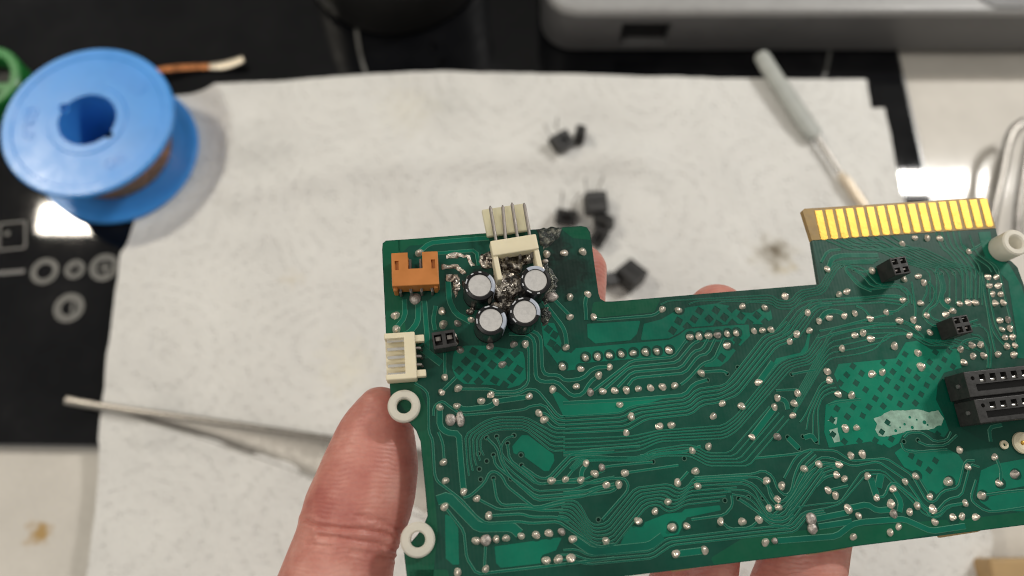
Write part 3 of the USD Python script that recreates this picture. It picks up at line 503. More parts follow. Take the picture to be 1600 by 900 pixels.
# ---- copper under the lacquer
ntr = [0]
def trace(pts, w=4.3, px=True):
    P = np.array(BL(pts) if px else pts); keep = [0] + [i for i in range(1, len(P)) if np.linalg.norm(P[i] - P[i-1]) > 1e-5]; P = P[keep]
    if len(P) < 2: return
    d = np.diff(P, axis=0); d /= np.linalg.norm(d, axis=1, keepdims=True); n = np.c_[-d[:, 1], d[:, 0]]
    N = [n[0]]
    for i in range(1, len(P) - 1):
        b_ = n[i-1] + n[i]; L = np.linalg.norm(b_); b_ = n[i] if L < .3 else b_ / L
        N.append(b_ / max(.55, b_ @ n[i]))
    N.append(n[-1]); N = np.array(N); W = w * PX / 2; k = ntr[0]; ntr[0] += 1; h = .00011 + .0000012 * (k % 23)
    bv = min(.00013, W * .42); rows = [np.c_[P + N * o, np.full(len(P), zz)] for o, zz in ((-W, 0.), (-(W - bv * .7), h), (-(W - bv), h), (W - bv, h), (W - bv * .7, h), (W, 0.))]
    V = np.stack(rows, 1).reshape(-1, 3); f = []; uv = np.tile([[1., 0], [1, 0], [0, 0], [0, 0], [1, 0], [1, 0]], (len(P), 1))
    for i in range(len(P) - 1):
        for j in range(5): a_, b_ = i*6+j, (i+1)*6+j; f += [[a_, b_, b_+1], [a_, b_+1, a_+1]]
    L6 = (len(P) - 1) * 6
    for j in range(1, 5): f += [[0, j, j+1], [L6, L6+j+1, L6+j]]
    m = trimesh.Trimesh(V, f, process=False)
    if m.face_normals[:, 2].sum() < 0: m.invert()
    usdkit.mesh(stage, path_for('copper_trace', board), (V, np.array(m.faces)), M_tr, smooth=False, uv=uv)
def smooth_corners(p, k=.22):                # cut each corner once, as the artwork's bends are short
    out = [p[0]]
    for i in range(1, len(p) - 1):
        a_, b_, c_ = map(np.array, (p[i-1], p[i], p[i+1])); out += [tuple(b_ + (a_ - b_) * min(k, 5 / (np.linalg.norm(a_ - b_) + 1e-6))), tuple(b_ + (c_ - b_) * min(k, 5 / (np.linalg.norm(c_ - b_) + 1e-6)))]
    return out + [p[-1]]
def bundle(a_, b_, n, w=4.2):
    a_, b_ = np.array(a_, float), np.array(b_, float); assert len(a_) == len(b_), (len(a_), len(b_))
    if n > 1:
        d = np.gradient(a_, axis=0); d /= np.linalg.norm(d, axis=1, keepdims=True) + 1e-9; pit = np.abs((b_ - a_)[:, 0] * -d[:, 1] + (b_ - a_)[:, 1] * d[:, 0]) / (n - 1); w = float(np.clip(.52 * np.percentile(pit, 35), 2.3, 3.7))
    for i in range(n): t = i / max(1, n - 1); trace(smooth_corners([tuple(p) for p in a_ * (1 - t) + b_ * t]), w)
allpads = unary_union([Point(*bl(p[0], p[1])).buffer(8.8 * PX, 8) for p in pads])
npl = [0]
def plane(pts, cuts=(), clear=True, d=(), ds=5.6):
    g = Polygon(BL(pts)).buffer(0).buffer(-2 * PX).buffer(2 * PX).intersection(bpoly.buffer(-.0006))
    for c in cuts: g = g.difference(LineString(BL(c[0])).buffer(c[1] * PX / 2))
    if d: g = g.difference(unary_union([affinity.rotate(sbox(bl(u, v)[0] - ds * PX * rng.uniform(.8, 1.05), bl(u, v)[1] - ds * PX * rng.uniform(.8, 1.05), bl(u, v)[0] + ds * PX, bl(u, v)[1] + ds * PX), 45 + rng.uniform(-8, 8)) for u, v in d]))
    if clear: g = g.difference(allpads)
    g = g.difference(holes.buffer(2.5 * PX)); npl[0] += 1; h = .000072 - .0000017 * npl[0]
    parts = [extr(g, h * .6, 0.0)] + ([extr(g.buffer(-.00006), h * .42, h * .58)] if polys(g.buffer(-.00006)) else [])
    return obj('copper_area', cat_(parts), M_cu, board, smooth=False), g

# copper areas
plane([(917,506),(1001,501),(995,522),(985,532),(930,537),(918,527)], clear=False)
plane([(845,503),(866,505),(874,525),(880,545),(892,552),(900,544),(1045,531),(1060,524),(1073,514),(1150,508),(1170,507),(1172,525),(1151,546),(1138,563),(1125,573),(1097,574),(1108,563),(1123,548),(1128,534),(1076,534),(1060,545),(1050,556),(905,568),(905,577),(880,580),(866,562),(850,540)], d=B_([(1185,60),(1225,95),(1205,148),(1240,180)]) + E_([(1080,170),(990,238),(1085,125)]))
plane([(1006,506),(1033,499),(1052,488),(1075,480),(1120,474),(1145,479),(1158,488),(1175,489),(1190,480),(1204,483),(1207,498),(1193,507),(1150,506),(1073,512),(1059,522),(1045,529),(1001,532)], d=D_([(720,808),(775,843),(850,745),(815,798),(953,740),(910,795),(1050,732),(1008,785),(965,828),(1110,778),(1058,822),(1210,772),(1160,820),(1262,815),(683,868)]))
plane([(712,545),(727,540),(760,540),(795,545),(817,550),(820,560),(822,592),(812,602),(795,607),(775,602),(725,600),(712,590),(706,575),(708,555)], clear=False,
      d=B_([(720,195),(775,237),(672,258),(835,280),(880,215),(733,297),(627,317),(790,340),(683,365),(850,377),(1000,310),(960,367),(980,208),(750,388),(912,410),(935,262)]))
plane(B_([(1205,450),(1245,450),(1330,515),(1600,492),(1850,475),(2030,455),(1640,575),(1600,585),(1280,600)]) , clear=False)
plane(C_([(960,90),(1020,20),(1060,20),(1220,140),(1225,180),(1190,245),(1160,245),(1030,150),(970,135)]), clear=False)
plane(C_([(850,715),(1275,655),(1235,740),(1150,770),(1150,820),(890,850),(860,820)]))
plane(C_([(540,510),(580,530),(625,600),(630,830),(590,830),(545,790)]), clear=False)
plane(F_([(400,600),(520,560),(640,512),(740,502),(760,482),(980,457),(985,490),(770,535),(745,590),(720,640),(620,660),(560,740),(340,740)]))
plane(E_([(1290,320),(1330,240),(1480,205),(1510,160),(1530,80),(1545,85),(1530,190),(1490,225),(1370,255),(1270,350)]), clear=False)
JD = H_([(530,290),(490,345),(585,335),(550,395),(610,437),(670,492),(450,395),(720,270),(820,270),(780,325),(745,378),(705,432),(840,370),(877,318),(855,215),(930,360),(805,425),(760,485),(720,540),(860,475),(895,420),(825,528),(920,520),(955,465),(990,410),(1028,355),(1065,305),(1045,200),(1100,250),(1155,293),(1130,195),(1010,265),(430,555),(530,545),(590,600),(630,545),(495,605),(400,625),(745,640),(710,700),(405,715),(570,760),(475,760),(670,755),(725,800),(770,745),(1060,715)])
_, gJ = plane(H_([(440,275),(800,240),(860,140),(930,130),(1020,185),(1190,180),(1210,300),(1100,330),(1060,400),(1050,500),(1095,590),(1130,690),(1100,735),(1000,690),(900,690),(840,720),(815,770),(760,800),(640,760),(380,800),(350,700),(360,530),(420,500),(560,490),(450,430),(412,340)]), clear=False, d=JD, ds=4.4)
plane(I_([(830,100),(1000,120),(1130,110),(1190,140),(1230,200),(1180,330),(1100,350),(1040,400),(1000,370),(930,260),(850,220),(790,130)]), d=I_([(895,150),(945,195),(1005,240),(1045,180)]), ds=4.4)
plane([(1528,362),(1547,360.5),(1551,385),(1562,405),(1577,413),(1598,450),(1620,560),(1590,560),(1588,520),(1575,440),(1540,402),(1532,380)], clear=False)
plane(I_([(1330,240),(1420,200),(1700,150),(1700,500),(1400,490),(1330,440),(1300,400)]), cuts=[(I_([(1340,400),(1600,350)]), 5)])
for gpts in (H_([(655,620),(700,605),(760,570),(860,570),(930,560),(1000,580),(1060,570),(1095,620),(1080,660),(1000,690),(900,690),(760,730),(690,730),(665,690),(680,660)]), H_([(370,630),(430,610),(420,660)]), H_([(380,690),(430,680),(445,760),(410,770)])):
    g = Polygon(BL(gpts)).buffer(0); r_ = np.array(g.exterior.segmentize(.0003).coords); r_ += .00022 * np.stack([meshkit.noise(np.c_[r_ * 2200, np.full(len(r_), k)]) for k in (0., 5.)], 1)
    g = Polygon(r_).buffer(0).difference(unary_union([affinity.rotate(sbox(bl(u, v)[0] - 4 * PX, bl(u, v)[1] - 4 * PX, bl(u, v)[0] + 4 * PX, bl(u, v)[1] + 4 * PX), 45) for u, v in JD])).difference(unary_union([Point(*bl(u, v)).buffer(q * PX, 5) for u, v, q in [(1421,652,2.2),(1413,663,2),(1406,668,1.5),(1444,660,3),(1399,673,2.4),(1425,668,2.5),(1432,656,1.5),(1449,664,1.6),(1390,665,1.3)]]))
    obj('scraped_patch', extr(g, .00003, .000075), M_worn, board, smooth=False)

# single tracks; w in photo pixels
for w, pts in [(8, [(655,394),(671,380),(700,377),(764,372)]), (6, [(684,396),(744,391),(748,415)]), (8, [(632,468),(633,495),(619,513)]), (9, [(654,470),(653,503),(640,520),(628,524)]), (8, [(663,470),(667,520),(668,560)]), (7, [(681,478),(677,500),(680,516)]),
    (6, [(862,464),(891,494)]), (7, [(848,470),(860,486),(879,510),(884,524),(885,542)]), (6, [(919,459),(914,470),(916,500)]), (4.6, [(928,495),(936,500),(1022,493),(1035,483)]), (9, [(700,440),(702,470),(712,490),(736,503)]),
    (4.2, [(720,608),(767,608),(777,612.5),(810,611),(826,599),(826,545),(821,537)]), (4.2, [(767,617),(810,616),(826,607.5),(840,610),(858,632),(872,650),(883,651.5)]), (6, [(795,522),(825,522),(835,532),(837,590),(847,597),(870,596),(893,619),(910,617),(922,597),(936,586)]),
    (6, [(818,515),(837,519),(845,528),(847,577),(853,586),(872,586),(883,595),(910,592),(927,575),(953,573)]), (5, [(712,590),(690,612)]), (4, [(648,599),(662,607),(669,616),(670,675),(676,687),(679,740),(683,752),(695,761),(720,780),(745,808),(760,818),(810,815),(830,818),(872,815),(890,827),(920,847),(935,855),(960,850)]),
    (4, [(685,675),(692,692),(694,720)]), (11, [(660,545),(690,568)]), (5, [(695,552),(695,588)]), (4, [(677,650),(678,637),(684,630),(692,627),(702,635),(722,649),(785,644),(820,640),(828,635),(850,632),(868,655),(883,657.5)]), (4, [(843,645),(853,646),(872,664),(883,663.7)]), (4, [(851,655),(864,669),(883,670)]), (9, [(687,636),(687,666),(698,676),(717,678),(720,720),(724.5,768)]),
    (8, [(714,634),(724,640),(765,636),(776,627),(827,620)]), (14, [(683,782),(700,776),(747,824),(800,823),(812,834)]), (4, [(695,792),(725,830),(729,872),(745,897),(860,884),(960,872)]), (4, [(745,779),(780,797),(820,794),(850,798),(880,797)]), (4, [(764,806),(815,803),(830,808),(868,808),(890,813)]),
    (4, [(771,748),(776,780),(785,790),(815,788),(840,793),(868,785),(883,782)]), (4, [(724,778),(735,775),(757,755),(765,738),(775,737),(785,745),(792,760),(838,796),(868,790),(883,787)]), (4, [(759,845),(757,889)]), (4, [(896,842),(925,864),(960,862)]), (12, [(896,842),(925,862),(1015,853),(1035,838)]),
    (4, [(862,751),(882,730),(895,716),(917,713),(960,715)]), (4, [(884,749),(905,722),(920,716),(980,715)]), (7, [(908,750),(909,735),(917,725)]), (10, [(1057,865.5),(1102,860)]), (10, [(1186,597),(1208,566)]), (10, [(1176,682),(1211,636)]), (8, [(1216,622),(1228,627),(1231,640)]), (9, [(1231,684),(1248,701)]),
    (8, [(1256,684),(1268,680),(1275,690)]), (4, [(1237,585),(1256,581),(1275,578)]), (4, [(1212,610),(1246,609)]), (4, [(880,754),(935,755),(950,748),(975,747),(982,757),(980,768),(941,812)]), (4, [(948,758),(925,766),(880,770)]), (4, [(967,757),(958,768),(930,772),(880,778)]),
    (4, [(977,739),(1005,735),(1060,727)]), (4, [(941,731),(955,728),(1020,722)]), (4, [(1000,712),(1069,706),(1095,697)]), (4, [(1127,815),(1140,827),(1172,825),(1187,812)]), (4, [(1143,774),(1145,790),(1132,805),(1080,812)]), (4, [(1060,754),(1075,737)]), (4, [(1154,780),(1187,802),(1205,815),(1224,816),(1240,805)]), (4, [(1199,752),(1203,776),(1216,790)]), (4, [(1180,716),(1240,710),(1262,705)]),
    (8, [(1294,420),(1300,403),(1317,399),(1372,399)]), (8, [(1470,430),(1476,450),(1470,462),(1472,475),(1490,485)]), (8, [(1281,500),(1288,490),(1297,486),(1311,487),(1320,493)]), (5, [(1283,410),(1293,392),(1313,390)]), (5, [(1264,488),(1278,477),(1300,476)]), (4, [(1320,469),(1378,462),(1405,462),(1412,468)]), (4, [(1361,497),(1350,483),(1337,478)]), (4, [(1386,487),(1400,487),(1412,478),(1420,471)]), (4, [(1445,441),(1449,455),(1440,473)]), (4, [(1424,440),(1431,487),(1429,499)]), (4, [(1407,500),(1422,506),(1436,512)]),
    (4, [(1462,427),(1464,417),(1480,416)]), (4, [(1364,422),(1345,426),(1325,416),(1320,422),(1340,446),(1362,455)]), (4, [(1336,423),(1350,432),(1362,447),(1398,448),(1416,450),(1420,462)]), (4, [(1538,402),(1560,416),(1574,480),(1590,540)]), (4, [(1533,382),(1515,393)]), (4, [(1535,440),(1542,480),(1547,505),(1556,525),(1570,540),(1582,545)]),
    (9, [(1275,811),(1325,801)]), (9, [(1279,823),(1331,815)]), (9, [(1215,845),(1307,838),(1330,820),(1345,816),(1395,812),(1412,811),(1455,830),(1508,822)]), (9, [(1327,794),(1355,788),(1370,798),(1392,796)]), (11, [(1360,747),(1369,774)]), (12, [(1376,742),(1372,762)]), (9, [(1397,766),(1408,785),(1405,800)]), (4, [(1295,766),(1325,759)]), (4, [(1371,777),(1382,776),(1390,756),(1400,755),(1440,788)]),
    (4, [(1525,750),(1517,775),(1520,785),(1540,799),(1560,799),(1600,793)]), (4, [(1536,774),(1570,769),(1600,766)]), (4, [(1308,742),(1290,745),(1275,760)]), (4, [(1412,684),(1420,676),(1440,676),(1450,682),(1460,690),(1480,688),(1486,675)]), (4, [(1434,690),(1450,697),(1478,696),(1495,680)]), (4, [(1408,692),(1412,703),(1425,707),(1480,702)]), (4, [(1459,796),(1452,805),(1448,798),(1420,770)]), (4, [(1459,806),(1472,800),(1482,790),(1510,786)]), (4, [(1454,776),(1437,748)]),
    (6, [(1548,690),(1545,668),(1565,664)]), (5, [(1563,755),(1564,735),(1557,716)]), (4, [(1295,632),(1310,628),(1345,624)]), (4, [(1483,545),(1490,540),(1500,541),(1506,532),(1530,528),(1543,545),(1544,575)]), (4, [(880,709),(925,703),(1000,697)])]:
    trace(smooth_corners(pts), w)
# bundles of parallel tracks
for q in ([(770,125),(690,235),(430,255),(190,440)], [(850,130),(808,150),(712,265),(415,295),(262,430)], [(905,120),(868,183),(815,197),(738,300),(430,326),(340,420)], [(950,120),(906,210),(842,226),(762,332),(442,362),(405,410)], [(1000,120),(942,250),(870,272),(782,370),(735,405)]): trace(smooth_corners(E_(q)), 4.6)
trace(smooth_corners(E_([(0,520),(400,500),(760,470),(815,400),(900,375)])), 6); trace(smooth_corners(E_([(870,325),(1000,318),(1025,335)])), 5)
bundle(E_([(0,605),(360,582),(425,540),(770,497),(835,432),(1010,408),(1060,350),(1255,100),(1330,75),(1400,10)]), E_([(0,708),(400,690),(520,620),(800,590),(870,530),(960,520),(1090,470),(1335,165),(1410,140),(1480,100)]), 5)
bundle(E_([(0,745),(200,738),(440,725),(600,690),(1000,660),(1080,600),(1350,265),(1420,235),(1520,215),(1600,90)]), E_([(0,850),(200,840),(480,815),(600,760),(1010,740),(1090,690),(1420,310),(1480,290),(1550,275),(1640,170)]), 5)
bundle(D_([(1370,900),(1540,690),(1600,672)]), D_([(1480,900),(1590,740),(1660,720)]), 5)
bundle(G_([(40,880),(170,715),(250,680),(700,650),(845,665)]), G_([(130,890),(220,750),(320,715),(720,690),(870,710)]), 3)
bundle([(1032,476),(1045,470),(1205,461),(1217,470),(1236,470),(1247,455),(1280,449),(1291,430),(1300,413),(1312,408),(1375,405)], [(1165,474),(1175,472),(1205,474),(1217,483),(1241,483),(1255,465),(1287,459),(1303,430),(1310,419),(1325,412),(1365,412)], 4, 4)
bundle(E_([(1010,690),(1080,630),(1290,400),(1370,330),(1480,300)]), E_([(1030,850),(1130,760),(1420,420),(1500,330),(1600,290)]), 3) if False else None
bundle(F_([(40,230),(100,160),(200,158),(480,155),(560,112),(780,78),(840,95),(905,132),(1040,130),(1180,-30),(1290,-160)]), F_([(60,245),(130,185),(230,180),(500,182),(620,150),(790,150),(850,180),(905,212),(1160,212),(1290,60),(1410,-80)]), 5)
bundle(F_([(0,430),(80,430),(120,480),(160,560),(200,585),(270,570),(450,350),(660,325),(730,362),(775,345),(820,285),(1190,262)]), F_([(-40,545),(0,548),(60,592),(130,650),(190,718),(320,710),(520,468),(590,452),(650,500),(700,490),(760,455),(980,430)]), 7)
bundle(F_([(1190,262),(1250,240),(1300,270),(1340,370),(1390,400),(1425,360),(1445,270),(1500,160),(1600,95)]), F_([(1110,415),(1170,460),(1230,520),(1300,578),(1395,590),(1460,510),(1560,360),(1600,305),(1640,260)]), 5) if False else None
bundle(F_([(960,330),(1140,325),(1200,365),(1235,440),(1290,520),(1370,520),(1430,430),(1560,250),(1600,200)]), F_([(1100,420),(1150,445),(1200,490),(1250,540),(1300,580),(1395,590),(1470,500),(1600,310),(1640,260)]), 4)
bundle(F_([(820,285),(1190,262),(1250,240),(1310,275),(1340,360),(1390,400),(1425,370),(1445,270),(1480,190),(1560,120)]), F_([(830,310),(1120,300),(1195,330),(1250,400),(1300,470),(1370,480),(1440,400),(1500,290),(1540,230),(1600,170)]), 3)
bundle(F_([(0,738),(80,732),(165,775),(545,745),(640,668),(1290,592),(1430,590),(1500,505),(1620,480)]), F_([(-40,800),(40,800),(160,828),(560,790),(680,708),(1320,638),(1450,625),(1530,525),(1640,508)]), 3)
bundle([(733,744),(730,725),(727,680),(754,660),(775,652),(821,652),(868,677),(883,676)], [(756,712),(751,702),(751,684),(768,674),(786,671),(821,671),(862,705),(883,704)], 5, 4)
bundle([(803,681),(790,685),(783,697),(784,710),(800,727),(838,757),(905,753),(945,735)], [(776,683),(783,700),(786,722),(800,737),(838,768),(900,764),(930,750),(960,745)], 2, 4); bundle([(771,712),(774,727),(790,740),(838,776),(910,770),(930,762),(960,756)], [(815,728),(842,747),(856,748),(880,722),(893,710),(917,705),(960,708)], 1, 4)
trace(smooth_corners([(760.5,684),(777,700),(782,722),(796,744),(838,782),(912,776),(936,764),(965,760)]), 4); trace(smooth_corners([(815,728),(842,747),(856,748),(880,722),(893,709),(960,706)]), 4); trace(smooth_corners([(793,694),(796,718),(830,745),(842,757),(905,748)]), 4)
bundle(I_([(100,290),(170,160),(240,112),(420,115),(520,182),(740,165),(900,270),(990,430),(1040,440),(1090,370),(1190,350),(1230,180),(1290,178)]), I_([(185,350),(250,240),(320,160),(395,162),(530,215),(690,185),(860,300),(980,470),(1050,500),(1120,420),(1210,400),(1265,200),(1320,220)]), 2, 4)
bundle(I_([(10,500),(130,400),(230,240),(300,185),(430,200)]), I_([(90,540),(150,500),(330,265),(420,230),(450,235)]), 4)
bundle(I_([(0,520),(90,540),(180,470),(330,450),(450,440),(590,240),(720,240),(900,400),(985,500),(1060,520),(1110,460),(1230,440)]), I_([(0,620),(130,600),(220,500),(350,480),(455,450),(610,270),(720,260),(890,420),(980,520),(1065,540),(1125,470),(1230,450)]), 2, 4)
bundle(H_([(190,440),(350,150),(390,70),(440,50),(570,20),(860,20),(960,90),(1000,140),(1190,120),(1330,200)]), H_([(150,610),(340,290),(390,240),(560,215),(640,195),(690,165),(740,90),(860,75),(1000,160),(1150,160)]), 6)
bundle(H_([(200,640),(230,600),(330,400),(370,380),(400,370)]), H_([(320,780),(310,560),(340,480),(400,450),(440,450)]), 4)
bundle(H_([(1280,20),(1370,60),(1395,180),(1390,300)]), H_([(1270,90),(1330,100),(1380,200),(1370,300)]), 2)
bundle(G_([(770,275),(880,345),(970,352),(1150,440),(1300,480),(1335,540),(1340,710)]), G_([(360,300),(510,362),(690,365),(850,440),(980,480),(1015,520),(1010,690)]), 9, 3.6)
bundle(G_([(1050,250),(1085,350),(1130,380),(1215,490),(1222,665)]), G_([(1190,245),(1215,345),(1260,385),(1330,470),(1322,665)]), 5, 3.6)
bundle(G_([(430,300),(520,335),(690,335),(740,370)]), G_([(560,285),(600,310),(720,310),(800,360)]), 3, 3.6)
bundle(G_([(1260,270),(1300,380),(1400,450),(1440,520)]), G_([(1220,330),(1280,400),(1380,465),(1400,500)]), 2, 4)
bundle(G_([(480,470),(500,500),(580,580),(640,610),(810,590),(870,640),(880,690)]), G_([(500,460),(590,470),(640,530),(690,580),(820,575),(890,630),(900,700)]), 2, 4)
bundle(G_([(1000,560),(1045,610),(1035,680),(960,760),(1010,830),(1200,860),(1330,830)]), G_([(1060,500),(1085,600),(1060,700),(1000,740),(1020,790),(1180,840),(1310,800)]), 2, 4)
bundle(G_([(320,870),(420,850),(650,790),(780,760)]), G_([(300,920),(430,880),(700,830),(800,830)]), 2, 4)
bundle(G_([(1370,530),(1395,700),(1420,830),(1460,900)]), G_([(1340,500),(1365,700),(1390,860),(1420,1000)]), 2, 4)

# ---- burnt flux, exposed copper and splashed solder between the capacitors
def patch(px, mat_, amp, seed, name='solder_residue', pad=.0, step=.00028):
    g = Polygon(BL(px)).buffer(pad); r_ = np.array(g.exterior.segmentize(.0004).coords); r_ += .0005 * np.stack([meshkit.noise(np.c_[r_ * 1300, np.full(len(r_), k + seed)]) for k in (0., 5.)], 1); g = polys(Polygon(r_).buffer(0))[0]
    x0, y0, x1, y1 = g.bounds; gx, gy = np.meshgrid(np.arange(x0, x1, step), np.arange(y0, y1, step)); q = np.c_[gx.ravel(), gy.ravel()]; q = q[shapely.contains_xy(g.buffer(-step * .5), q[:, 0], q[:, 1])]
    v2 = np.vstack([np.array(g.exterior.segmentize(step).coords)[:-1], q]); d = Delaunay(v2).simplices; c = v2[d].mean(1); d = d[shapely.contains_xy(g, c[:, 0], c[:, 1])]
    dist = shapely.distance(shapely.points(v2), g.exterior); hh = np.minimum(1, dist / .0005) * (.00004 + amp * np.clip(.45 + meshkit.fbm(np.c_[v2 * 900, np.full(len(v2), seed)], 4, seed), 0, 1.4)) + .0001
    m = trimesh.Trimesh(np.c_[v2, hh], d, process=False)
    if m.face_normals[:, 2].sum() < 0: m.invert()
    obj(name, m, mat_, board, smooth=True)
patch(A_([(840,500),(900,470),(960,490),(1010,540),(1010,640),(960,680),(1000,690),(920,780),(880,760),(850,690),(830,640),(840,580)]), M_gunk, .0007, 1)
patch(A_([(770,400),(850,370),(1110,360),(1130,440),(1030,470),(1000,520),(950,500),(870,500),(790,470)]), M_gunk, .0008, 2)
patch(A_([(1105,235),(1200,228),(1260,232),(1250,290),(1195,335),(1150,370),(1130,330)]), M_char, .00012, 3, 'flux_stain')
patch(A_([(1130,440),(1160,440),(1240,560),(1220,660),(1160,720),(1130,650),(1180,560)]), M_char, .00015, 4, 'flux_stain')
patch(A_([(508,460),(615,465),(660,500),(670,520),(640,525),(600,488),(510,488)]), M_tinned, .00025, 5)
patch(A_([(540,530),(620,520),(625,600),(600,670),(585,640),(580,570),(545,560)]), M_tinned, .0003, 6)
patch(A_([(535,405),(590,385),(690,405),(700,440),(725,470),(700,475),(670,420),(600,418),(540,425)]), M_tinned, .0002, 7)
patch(A_([(640,560),(680,600),(700,680),(730,730),(710,765),(665,700)]), M_gunk, .0004, 8)
patch(A_([(840,690),(900,690),(960,660),(970,720),(920,790),(880,770)]), M_gunk, .0006, 9)
patch(A_([(1130,740),(1180,720),(1200,770),(1170,830),(1140,850)]), M_char, .0002, 10, 'flux_stain')
patch(B_([(510,110),(600,90),(620,160),(600,185),(550,180)]), M_gunk, .0003, 11)
patch(A_([(760,400),(830,400),(830,480),(780,490),(740,450)]), M_gunk, .0004, 12)
for i, (u, v, r) in enumerate([(800,404,7),(815,408,8),(826,404,6),(785,437,7),(797,430,8),(792,447,7),(801,455,6),(778,455,6),(806,441,6),(766,408,5),(757,415,6),(790,469,8),(774,478,7),(734,487,6),(740,478,5),(852,408,5),(846,420,5),(712,440,5),(714,452,5),(796,480,6)]):
    m = trimesh.creation.icosphere(2, 1); m.vertices *= 1 + .35 * meshkit.fbm(m.vertices * 1.7 + i * 5, 3)[:, None]; m.vertices *= np.array([r * PX, r * PX * rng.uniform(.7, 1), r * PX * .45]) * .85; m.apply_translation([*bl(u, v, .0003), .0003])
    obj('solder_splash', m, [M_solder, M_gunk, M_gunk, M_dull][i % 4], board, smooth=True)

# ---- capacitors
CH = .0072
for ci, (u, v) in enumerate([(749.5, 446), (837, 438), (767, 500), (820, 487)]):
    R = 24.5 * PX * .96; x, y = bl(u, v, CH); cp = sub('capacitor', board)
    prof = [(R * .72, CH - .0001), (R * .79, CH + .00015), (R * .95, CH + .00005), (R, CH - .0004), (R, .0012), (R * .94, .0008), (R * .94, .0006), (R, .0002), (R, .0001), (R * .5, .0001)]
    obj('sleeve', lathe(prof, 56).apply_translation([x, y, 0]), M_sleeve, cp, smooth=40)
    obj('lid', lathe([(0, CH - .00012), (R * .64, CH - .00012), (R * .70, CH - .00002), (R * .735, CH - .00018), (R * .735, CH - .0006)], 56).apply_translation([x, y, 0]), M_alu, cp, smooth=40)
    a0 = [(-.55, .75), (.75, 2.1), (-.75, .45), (-.35, 1.05)][ci]; n = 14; ts = np.linspace(a0[0], a0[1], n)
    pr = [(R * .745, CH + .00012), (R * .79, CH + .00018), (R * .90, CH + .00016), (R * .962, CH + .00004), (R + .00003, CH - .0004), (R + .00003, .0013)]
    V = np.array([[x + r * math.cos(t), y + r * math.sin(t), zz] for t in ts for r, zz in pr]); f = []
    for i in range(n - 1):
        for j in range(5): q = i*6+j; f += [[q, q+6, q+7], [q, q+7, q+1]]
    m = trimesh.Trimesh(V, f, process=False)
    if (m.face_normals[:, 2].sum()) < 0: m.invert()
    obj('stripe', m, M_stripe, cp)
    for t in (a0[1] + .7, a0[1] + 1.3, a0[1] + 2.0, a0[1] + 2.7):   # short white dashes and rings of the print round the shoulder
        d = trimesh.creation.box((.00022, .0010 if int(t * 10) % 2 else .00055, .0001)); d.apply_transform(trimesh.transformations.rotation_matrix(t, [0, 0, 1])); d.apply_translation([x + R * .87 * math.cos(t), y + R * .87 * math.sin(t), CH + .00012])
        obj('print_mark', d, M_print, cp, smooth=False)

# ---- orange four pin header (opening upwards in the picture)
def L2(u, v, h): return bl(u, v, h)
HO = .0052
q0, q1 = L2(611, 395, HO), L2(684, 392, HO); qb0, qb1 = L2(614, 449, HO), L2(685, 443, HO)
oc = sub('orange_header', board); ax = q1 - q0; W = float(np.linalg.norm(ax)); an = math.atan2(ax[1], ax[0]); hgt = float(np.linalg.norm((qb0 + qb1) / 2 - (q0 + q1) / 2))
def place(m, org, a_, z0=0.0): m = m.copy() if isinstance(m, trimesh.Trimesh) else tri(m); m.apply_transform(trimesh.transformations.rotation_matrix(a_, [0, 0, 1])); m.apply_translation([org[0], org[1], z0]); return m
bod = man(rbox(0, -hgt, .0006, W, 0, HO, .00025)) - mbox(W * .34, -hgt * .50, -.001, W * .66, .001, .02) - mbox(W * .10, -hgt * .46, HO - .0012, W * .90, .001, HO * .45 + .02) * 1 if False else man(rbox(0, -hgt, .0006, W, 0, HO, .00025)) - mbox(W * .35, -hgt * .50, -.001, W * .66, .001, .02) - mbox(.0010, -hgt * .45, .0016, W - .0010, .001, HO - .0011)
bod = bod - mbox(W * .07, -hgt * .52, HO - .0006, W * .155, -hgt * .25, HO + .001) - mbox(W * .845, -hgt * .52, HO - .0006, W * .93, -hgt * .25, HO + .001)
obj('shell', place(bod, q0, an), M_orange, oc, smooth=25)
obj('shell_foot', place(rbox(W * .02, -hgt - .0007, .0006, W * .12, -hgt + .0004, HO - .001), q0, an), M_orange, oc); obj('shell_foot', place(rbox(W * .88, -hgt - .0005, .0006, W * .97, -hgt + .0004, HO - .001), q0, an), M_orange, oc)
for k in range(4):
    xx = W * (.16 + .227 * k); obj('pin', place(tube([[xx, -hgt - .0006, .0001], [xx, -hgt - .0005, .0026], [xx, -hgt + .0002, .0029], [xx, -hgt * .12, .0029]], .0003, 6), q0, an), M_pin, oc)

